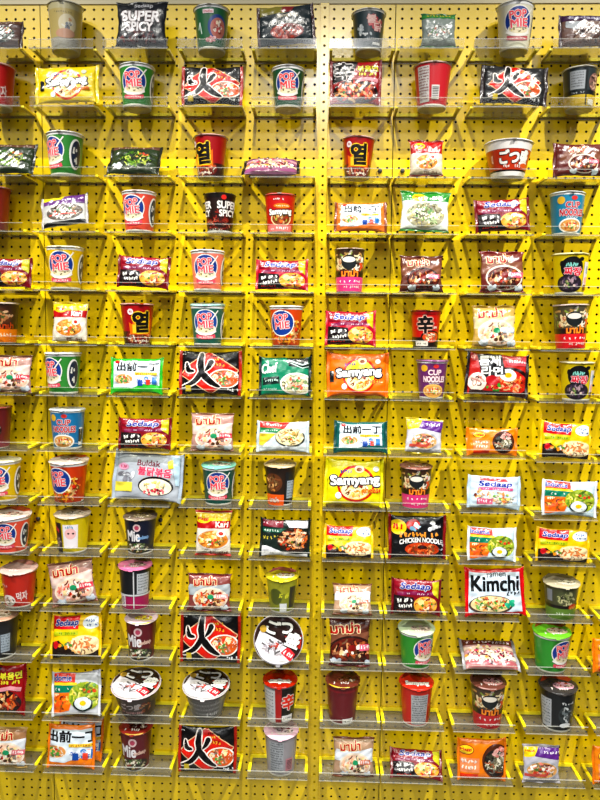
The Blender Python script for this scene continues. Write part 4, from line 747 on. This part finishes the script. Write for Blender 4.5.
 'bul': (P(a_buldak, 'b4bac2', .185, .135, seed=38, seal='b0bcc8'), 'large silver-grey packet with pink lettering', 'large silver packet'),
 'kim': (P(a_kimchi, 'd8242c', .165, .13, seed=39, seal='d81c24'), 'white packet with red borders and black handwritten lettering', 'red-bordered packet'),
 'dgn': (P(a_dark, '34442c', .145, .095, seed=40, seal='2a2e24'), 'dark green packet leaning well back', 'dark green packet'),
 'fl1': (P(lambda: a_flat(['b8708c', 'd8a0a8', '9a5a84', 'e8c8a8'], '7a3a5c'), '9c6a8c', .15, .1, seed=41, seal='1f1c22'), 'purple and pink packet lying flat', 'flat purple packet'),
 'fl2': (P(lambda: a_flat(['d8a0a4', 'e8cfc0', 'b86a70', 'f0e2c8'], '6a2c28'), 'b08a88', .15, .1, seed=42, seal='a8a8ac'), 'maroon and pink packet lying nearly flat', 'flat maroon packet'),
 'sil': (P(a_silver, 'c4c4c0', .135, .1, seed=43, seal='b8b4b0'), 'silver packet with purple and yellow header', 'silver purple packet'),
 'org': (P(a_orange, 'ee9020', .135, .092, seed=44, seal='e88418'), 'orange packet with brown oval noodle photo', 'orange photo packet'),
 'org2': (P(a_orange, 'ee8a1c', .135, .118, seed=45, seal='f08a14'), 'tall orange packet with brown oval noodle photo', 'tall orange packet'),
 'spr': (P(a_spring, 'cfd8de', .145, .09, seed=46, seal='c8d4da'), 'white packet with red and green stripes', 'striped packet'),
 'box': (P(a_box, '8c9690', .095, .095, 'v', '3f7a44', seed=47), 'small grey packet with green top', 'small grey packet'),
 'brp': (P(a_brownp, '7a5e54', .15, .088, seed=48, seal='5a4650'), 'brown packet with purple lettering', 'brown lettered packet'),
 'brt': (P(lambda: a_dark(pal=['8a9a94', '6a5a54', 'b8c4c0', '4a3c3c']), '6c5650', .13, .078, seed=49, seal='5a4a44'), 'brown and grey packet at the top left corner', 'top left packet'),
 'mfr': (P(lambda: a_mama('b8906a', PALE, 'dfe4ea', 'd87a80'), 'a8805c', .12, .12, 'v', 'c8a868', seed=50), 'brown and white packet at the lower left edge', 'lower left packet'),
}
SHELF_Z = [-0.139, -0.2859, -0.4665, -0.6131, -0.7688, -0.916, -1.0541, -1.2078, -1.3579, -1.5014, -1.6611, -1.8113, -1.9811, -2.137]
COLS = [-35.0, -27.2, -19.5, -11.75, -4.15, 3.9, 10.85, 18.6, 26.5, 34.2]
ROWN = ['top', 'second', 'third', 'fourth', 'fifth', 'sixth', 'seventh', 'eighth', 'ninth', 'tenth', 'eleventh', 'twelfth', 'thirteenth', 'bottom']
COLN = ['leftmost', 'second', 'third', 'fourth', 'fifth', 'sixth', 'seventh', 'eighth', 'ninth', 'rightmost']
SW = 6.75*G; DS = .105
# per row: (column, x of centre, width, height, design, {rot, lean, turn}) measured on the photograph
ROWS = [
 [(0, 4, 44, 26, 'brt', {}), (1, 67, 37, 0, 'cream', {}), (2, 143, 50, 46, 'sup', {}), (3, 212, 38, 0, 'gcup', {}), (4, 286, 57, 40, 'chk2', dict(rot=-4)), (5, 368, 36, 0, 'crow', {}), (6, 437, 34, 34, 'box', {}), (7, 513, 39, 0, 'popw', {}), (8, 583, 53, 32, 'brp', {})],
 [(0, -1, 38, 0, 'redside', {}), (1, 69, 64, 37, 'samy', dict(rot=-2)), (2, 138, 38, 0, 'popg', {}), (3, 213, 61, 38, 'hi', {}), (4, 288, 36, 0, 'popd', {}), (5, 355, 51, 44, 'shp', {}), (6, 431, 40, 0, 'redt', {}), (7, 512, 66, 38, 'hi2', dict(rot=3)), (8, 578, 37, 0, 'blky', {})],
 [(0, 10, 54, 31, 'dgn', dict(lean=24)), (1, 67, 39, 0, 'popgl', {}), (2, 135, 52, 30, 'dgn', dict(lean=34)), (3, 211, 36, 0, 'yeol', dict(turn=-28)), (4, 271, 57, 34, 'fl1', dict(lean=56)), (5, 358, 35, 0, 'yeol', dict(rot=2)), (6, 425, 33, 36, 'karir', {}), (7, 506, 50, 0, 'gotsu', {}), (8, 578, 54, 33, 'mbl', {})],
 [(0, -6, 40, 0, 'brick', {}), (1, 66, 47, 31, 'sil', dict(rot=-8, lean=20)), (2, 140, 37, 0, 'popc', {}), (3, 220, 34, 0, 'super', {}), (4, 280, 34, 0, 'samc', {}), (5, 360, 52, 29, 'demo', {}), (6, 424, 48, 40, 'bio', dict(rot=2)), (7, 500, 54, 32, 'sed', dict(rot=-3)), (8, 565, 37, 0, 'cupt', {})],
 [(0, 8, 53, 29, 'sed', {}), (1, 67, 39, 0, 'popy', {}), (2, 145, 52, 31, 'sed', dict(rot=3)), (3, 208, 37, 0, 'popcw', {}), (4, 282, 52, 30, 'sedr', {}), (5, 349, 33, 0, 'mcp', {}), (6, 420, 42, 36, 'mb', {}), (7, 500, 43, 41, 'mb2', {}), (8, 568, 38, 0, 'jja', {})],
 [(0, 3, 37, 0, 'or', {}), (1, 72, 35, 41, 'kari', {}), (2, 138, 36, 0, 'yeol', dict(turn=28)), (3, 208, 37, 0, 'popt', {}), (4, 286, 37, 0, 'popo', {}), (5, 350, 50, 34, 'sedr', {}), (6, 425, 33, 0, 'shinc', {}), (7, 492, 42, 42, 'mg', {}), (8, 568, 37, 0, 'mcr', dict(rot=-2))],
 [(0, 12, 44, 37, 'mp', {}), (1, 65, 38, 0, 'popgl', {}), (2, 138, 52, 35, 'demg', {}), (3, 211, 62, 43, 'hi', {}), (4, 285, 52, 38, 'chef', {}), (5, 357, 61, 43, 'samo', {}), (6, 431, 34, 0, 'cupp', {}), (7, 495, 62, 42, 'teum', dict(rot=4)), (8, 575, 36, 0, 'yb', {})],
 [(0, -4, 38, 0, 'dk', {}), (1, 69, 37, 0, 'cupb', {}), (2, 146, 53, 32, 'sed', {}), (3, 213, 42, 39, 'mp', {}), (4, 283, 52, 31, 'spr', {}), (5, 360, 53, 32, 'demt', {}), (6, 423, 36, 36, 'mgw', dict(rot=3)), (7, 490, 50, 28, 'org', {}), (8, 563, 50, 37, 'yel', dict(rot=3))],
 [(0, 5, 38, 0, 'popy', {}), (1, 71, 40, 0, 'popo2', {}), (2, 149, 69, 49, 'bul', dict(rot=4)), (3, 219, 36, 0, 'popt2', {}), (4, 280, 34, 0, 'bb', {}), (5, 353, 58, 47, 'samy2', dict(rot=2)), (6, 415, 34, 0, 'mcp2', {}), (7, 492, 52, 33, 'wsed', dict(rot=2)), (8, 567, 54, 36, 'ind', dict(rot=2))],
 [(0, 13, 43, 0, 'popcb', {}), (1, 74, 37, 0, 'yb2', {}), (2, 141, 35, 0, 'tim', {}), (3, 214, 35, 46, 'karit', {}), (4, 285, 50, 38, 'gor', dict(rot=1)), (5, 348, 49, 32, 'yel', dict(lean=18)), (6, 416, 57, 44, 'chk', {}), (7, 490, 48, 34, 'ind', dict(rot=1)), (8, 560, 53, 34, 'yel', dict(rot=2))],
 [(0, 21, 38, 0, 'redm', {}), (1, 74, 45, 44, 'mp', dict(rot=-10)), (2, 136, 35, 0, 'magb', {}), (3, 210, 43, 38, 'ms', {}), (4, 282, 35, 0, 'yg', {}), (5, 352, 38, 28, 'mw', dict(lean=28)), (6, 415, 49, 36, 'sed', dict(rot=2)), (7, 493, 59, 48, 'kim', dict(rot=-2)), (8, 559, 37, 0, 'olv', {})],
 [(0, 2, 40, 0, 'bb2', {}), (1, 77, 51, 41, 'yel', dict(rot=-4, lean=18)), (2, 142, 34, 0, 'timm', {}), (3, 211, 60, 50, 'hi', {}), (4, 279, 50, 0, 'bowlt', dict(tip=76)), (5, 349, 40, 49, 'mt', {}), (6, 415, 38, 0, 'popgr', {}), (7, 490, 56, 30, 'fl2', dict(lean=62)), (8, 549, 39, 0, 'popgg', {}), (9, 610, 40, 34, 'org', {})],
 [(0, 2, 52, 50, 'shp', {}), (1, 77, 49, 42, 'ind2', dict(rot=-4, lean=16)), (2, 138, 50, 0, 'bowlb', dict(tip=13)), (3, 207, 48, 0, 'bowlg', dict(tip=13)), (4, 280, 36, 0, 'shins', {}), (5, 342, 36, 0, 'mlab', {}), (6, 415, 36, 0, 'nut', {}), (7, 486, 37, 0, 'mcd', {}), (8, 555, 39, 0, 'blk', {})],
 [(0, 8, 42, 40, 'mfr', {}), (1, 73, 47, 44, 'demo2', {}), (2, 137, 35, 0, 'timm2', {}), (3, 208, 58, 46, 'hi', {}), (4, 281, 36, 0, 'pinkl', {}), (5, 353, 40, 40, 'mw', {}), (6, 416, 52, 30, 'sed', dict(lean=42, rot=3)), (7, 480, 48, 42, 'org2', {}), (8, 539, 36, 38, 'mgw2', {}), (9, 612, 44, 38, 'org', {})],
]
DZ = {(8, 8): -.016, (7, 8): -.008}
PT = .003
# ---- shelf prototype: clear plate, upturned front lip, two added yellow L strips imitating light in the acrylic edges
def make_shelf():
    r = empty('acrylic_shelf'); h = SW/2
    V, F = boxes([(-h, h, -DS, -.002, -PT, 0), (-h, h, -.004, -.001, -.006, -PT)]); link_mesh('plate', V, F, M_ACR, r, smooth=False)
    V, F = boxes([(-h, h, -DS-.0025, -DS, -PT, .019)]); V2, F2 = boxes([(-h, h, -DS-.0027, -DS+.0002, .019, .0202), (-h, h, -DS-.0027, -DS+.0002, -PT-.0012, -PT)])
    n = len(V); V += V2; F += [tuple(i+n for i in q) for q in F2]
    link_mesh('front_lip', V, F, [M_LIP, M_EDGE], r, mi=[0]*6+[1]*12, smooth=False)
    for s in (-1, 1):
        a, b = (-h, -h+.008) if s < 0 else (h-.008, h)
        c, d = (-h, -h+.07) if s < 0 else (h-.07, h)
        V, F = boxes([(a, b, -.080, -.0015, .0004, .0055), (c, d, -.009, -.0015, .0004, .0085)]); link_mesh('edge_glint', V, F, M_GLINT, r, smooth=False)
    return r
shelf0 = make_shelf(); used_shelf = [False]
def shelf(r, c, label):
    o = shelf0 if not used_shelf[0] else copy_tree(shelf0); used_shelf[0] = True
    z = SHELF_Z[r]+DZ.get((r, c), 0)
    o.location = (COLS[c]*G, -.0105 if False else 0, z); tag(o, label, 'shelf', 'clear acrylic shelves on the peg wall')
    return z
protos = {}
def bounds_minz(root, M):
    z = 1e9
    for ch in root.children:
        co = np.empty(len(ch.data.vertices)*3, dtype=np.float32); ch.data.vertices.foreach_get('co', co); co = co.reshape(-1, 3)
        z = min(z, float((co@np.array([M[2][0], M[2][1], M[2][2]])).min()))
    return z
cells = {(r, it[0]): it for r, row in enumerate(ROWS) for it in row}
def place(r, it, zs):
    c, x, wd, hg, key, kw = it; build, desc, short = DES[key]
    if key not in protos: protos[key] = o = build()
    else: o = copy_tree(protos[key])
    cup = hg == 0; Y = -.054 if cup else -.074
    # walk to the shelf height so that the measured column lands at the measured row
    py = 400
    for _ in range(6):
        q = at(x, py, Y); py += (q.z-zs)*ppm(q)
    q = at(x, py, Y); s = ppm(q)
    w0, h0 = o['w0'], o['h0']
    if hg and r > 6: hg = hg*.96
    if cup: sx = sy = sz = wd/s/w0
    else:
        sx = wd/s/w0; sz = hg/s/h0/math.cos(math.radians(kw.get('lean', 8)))*(1.0 if kw.get('lean', 8) < 40 else .72); sy = min(sx, sz)*.74
        if kw.get('lean', 8) >= 40: sz = min(sz, 1.0)
    lean = math.radians(0 if cup else kw.get('lean', 8)); rot = math.radians(kw.get('rot', 0)); turn = math.radians(kw.get('turn', 0))
    rx = -lean
    if kw.get('tip'): rx = math.radians(kw['tip'])
    R = Euler((rx, rot, 0), 'XYZ').to_matrix() @ Matrix.Rotation(turn, 3, 'Z')
    M = R @ Matrix.Diagonal((sx, sy, sz)); o.rotation_euler = R.to_euler(); o.scale = (sx, sy, sz)
    mn, mx, y0, y1, x0, x1 = 1e9, -1e9, 1e9, -1e9, 1e9, -1e9; Mn = np.array(M)
    for ch in o.children:
        co = np.empty(len(ch.data.vertices)*3, dtype=np.float32); ch.data.vertices.foreach_get('co', co); t = co.reshape(-1, 3)@Mn.T
        mn = min(mn, t[:, 2].min()); y0 = min(y0, t[:, 1].min()); y1 = max(y1, t[:, 1].max()); x0 = min(x0, t[:, 0].min()); x1 = max(x1, t[:, 0].max())
    yy = -.054-(y0+y1)/2 if cup else -.1030-y0
    if cup and yy+y1 > -.0115: yy = -.0115-y1
    if key.startswith('gotsu') or (key.startswith('bowl') and kw.get('tip', 0) < 40): yy = -.0025-y1
    o.location = (q.x-(x0+x1)/2, yy, zs-mn+.0004)
    del_keys = [k for k in ('w0', 'h0') if False]
    return o, desc, short
def words(s): return len(s.split())
labels = set(); shorts = {}
for (r, c), it in cells.items(): shorts[(r, c)] = DES[it[4]][2]
count = {}
for it in cells.values(): count[it[4]] = count.get(it[4], 0)+1
for r in range(14):
    for c in range(10):
        if c == 9 and r < 5: continue
        it = cells.get((r, c))
        if it:
            desc, short = DES[it[4]][1:]
            nb = (r, c-1) if (r, c-1) in shorts else (r, c+1); side = 'right' if nb[1] < c else 'left'
            lab = desc if count[it[4]] == 1 else desc+', '+side+' of '+shorts[nb]
            if lab in labels or words(lab) > 16 or (count[it[4]] > 1 and shorts[nb] == short): lab = short+' on '+ROWN[r]+' shelf row, '+COLN[c]+' column'
            assert lab not in labels and 4 <= words(lab) <= 16, lab
            labels.add(lab)
            zs = shelf(r, c, 'clear acrylic shelf in the '+ROWN[r]+' row, '+COLN[c]+' column, under '+short)
            o, _, _ = place(r, it, zs)
            cat = 'noodle bowl' if o.name.startswith('noodle_bowl') else 'noodle cup' if it[3] == 0 else 'noodle packet'
            tag(o, lab, cat, None)
            if count[it[4]] > 1: o['group'] = short+'s on the shelves'
            elif cat == 'noodle cup': o['group'] = 'noodle cups on the shelves'
            elif cat == 'noodle packet': o['group'] = 'noodle packets on the shelves'
            else: o['group'] = 'noodle bowls on the shelves'
        else:
            shelf(r, c, 'clear acrylic shelf in the '+ROWN[r]+' row at the right edge')
# the second orange packet standing behind the first at lower left
o = copy_tree(protos['demo2']); o.location = protos['demo2'].location+Vector((.014, .036, .004)); o.rotation_euler = (-.1, .07, 0); o.scale = tuple(v*.98 for v in protos['demo2'].scale)
tag(o, 'second orange packet standing behind the bright orange one, only its edges showing', 'noodle packet', 'bright orange packets on the shelves'); protos['demo2']['group'] = 'bright orange packets on the shelves'
for ob in bpy.data.objects:
    for k in ('w0', 'h0'):
        if k in ob: del ob[k]
# ---- small fixings: black knobs and a black wire hook on the wall
def knob(px, py, label):
    p = at(px, py, -.004); V, F = lathe([(.0, -.008), (.0050, -.008), (.0062, -.006), (.0062, -.001), (.0045, .0), (.003, .006)], 20)
    V = [(x, z, y) for x, y, z in V]; o = link_mesh('peg_knob', V, [f[::-1] for f in F], M_BLACK); o.location = (p.x, 0, p.z); tag(o, label, 'knob', 'black knobs pressed into the peg wall')
knob(380, 171, 'black round knob left of the panel seam beside the flame cup')
knob(402.5, 171, 'black round knob right of the panel seam beside the small red packet')
knob(38, 519, 'black round knob beside the large coral cup')
knob(160.5, 520, 'black round knob at the lid of the navy cup')
p = at(374, 522, -.006); T = []
pts = [Vector((0, .004, 0)), Vector((0, -.012, .001)), Vector((.002, -.017, -.004)), Vector((.003, -.017, -.012)), Vector((.001, -.013, -.017))]
V, F = [], []
for k, v in enumerate(pts):
    d = (pts[min(k+1, 4)]-pts[max(k-1, 0)]).normalized(); a_ = d.orthogonal().normalized(); b_ = d.cross(a_)
    if k == 0: a0 = a_
    a_ = (a0-d*a0.dot(d)).normalized(); b_ = d.cross(a_)
    V += [tuple(v+(a_*math.cos(q)+b_*math.sin(q))*.0014) for q in [2*math.pi*j/8 for j in range(8)]]
for k in range(4): F += [(k*8+j, k*8+(j+1) % 8, k*8+8+(j+1) % 8, k*8+8+j) for j in range(8)]
F += [tuple(range(7, -1, -1)), tuple(range(32, 40))]
o = link_mesh('wire_hook', V, F, M_BLACK); o.location = (p.x, 0, p.z); tag(o, 'small black wire hook above the golden packet in the tenth row', 'hook')
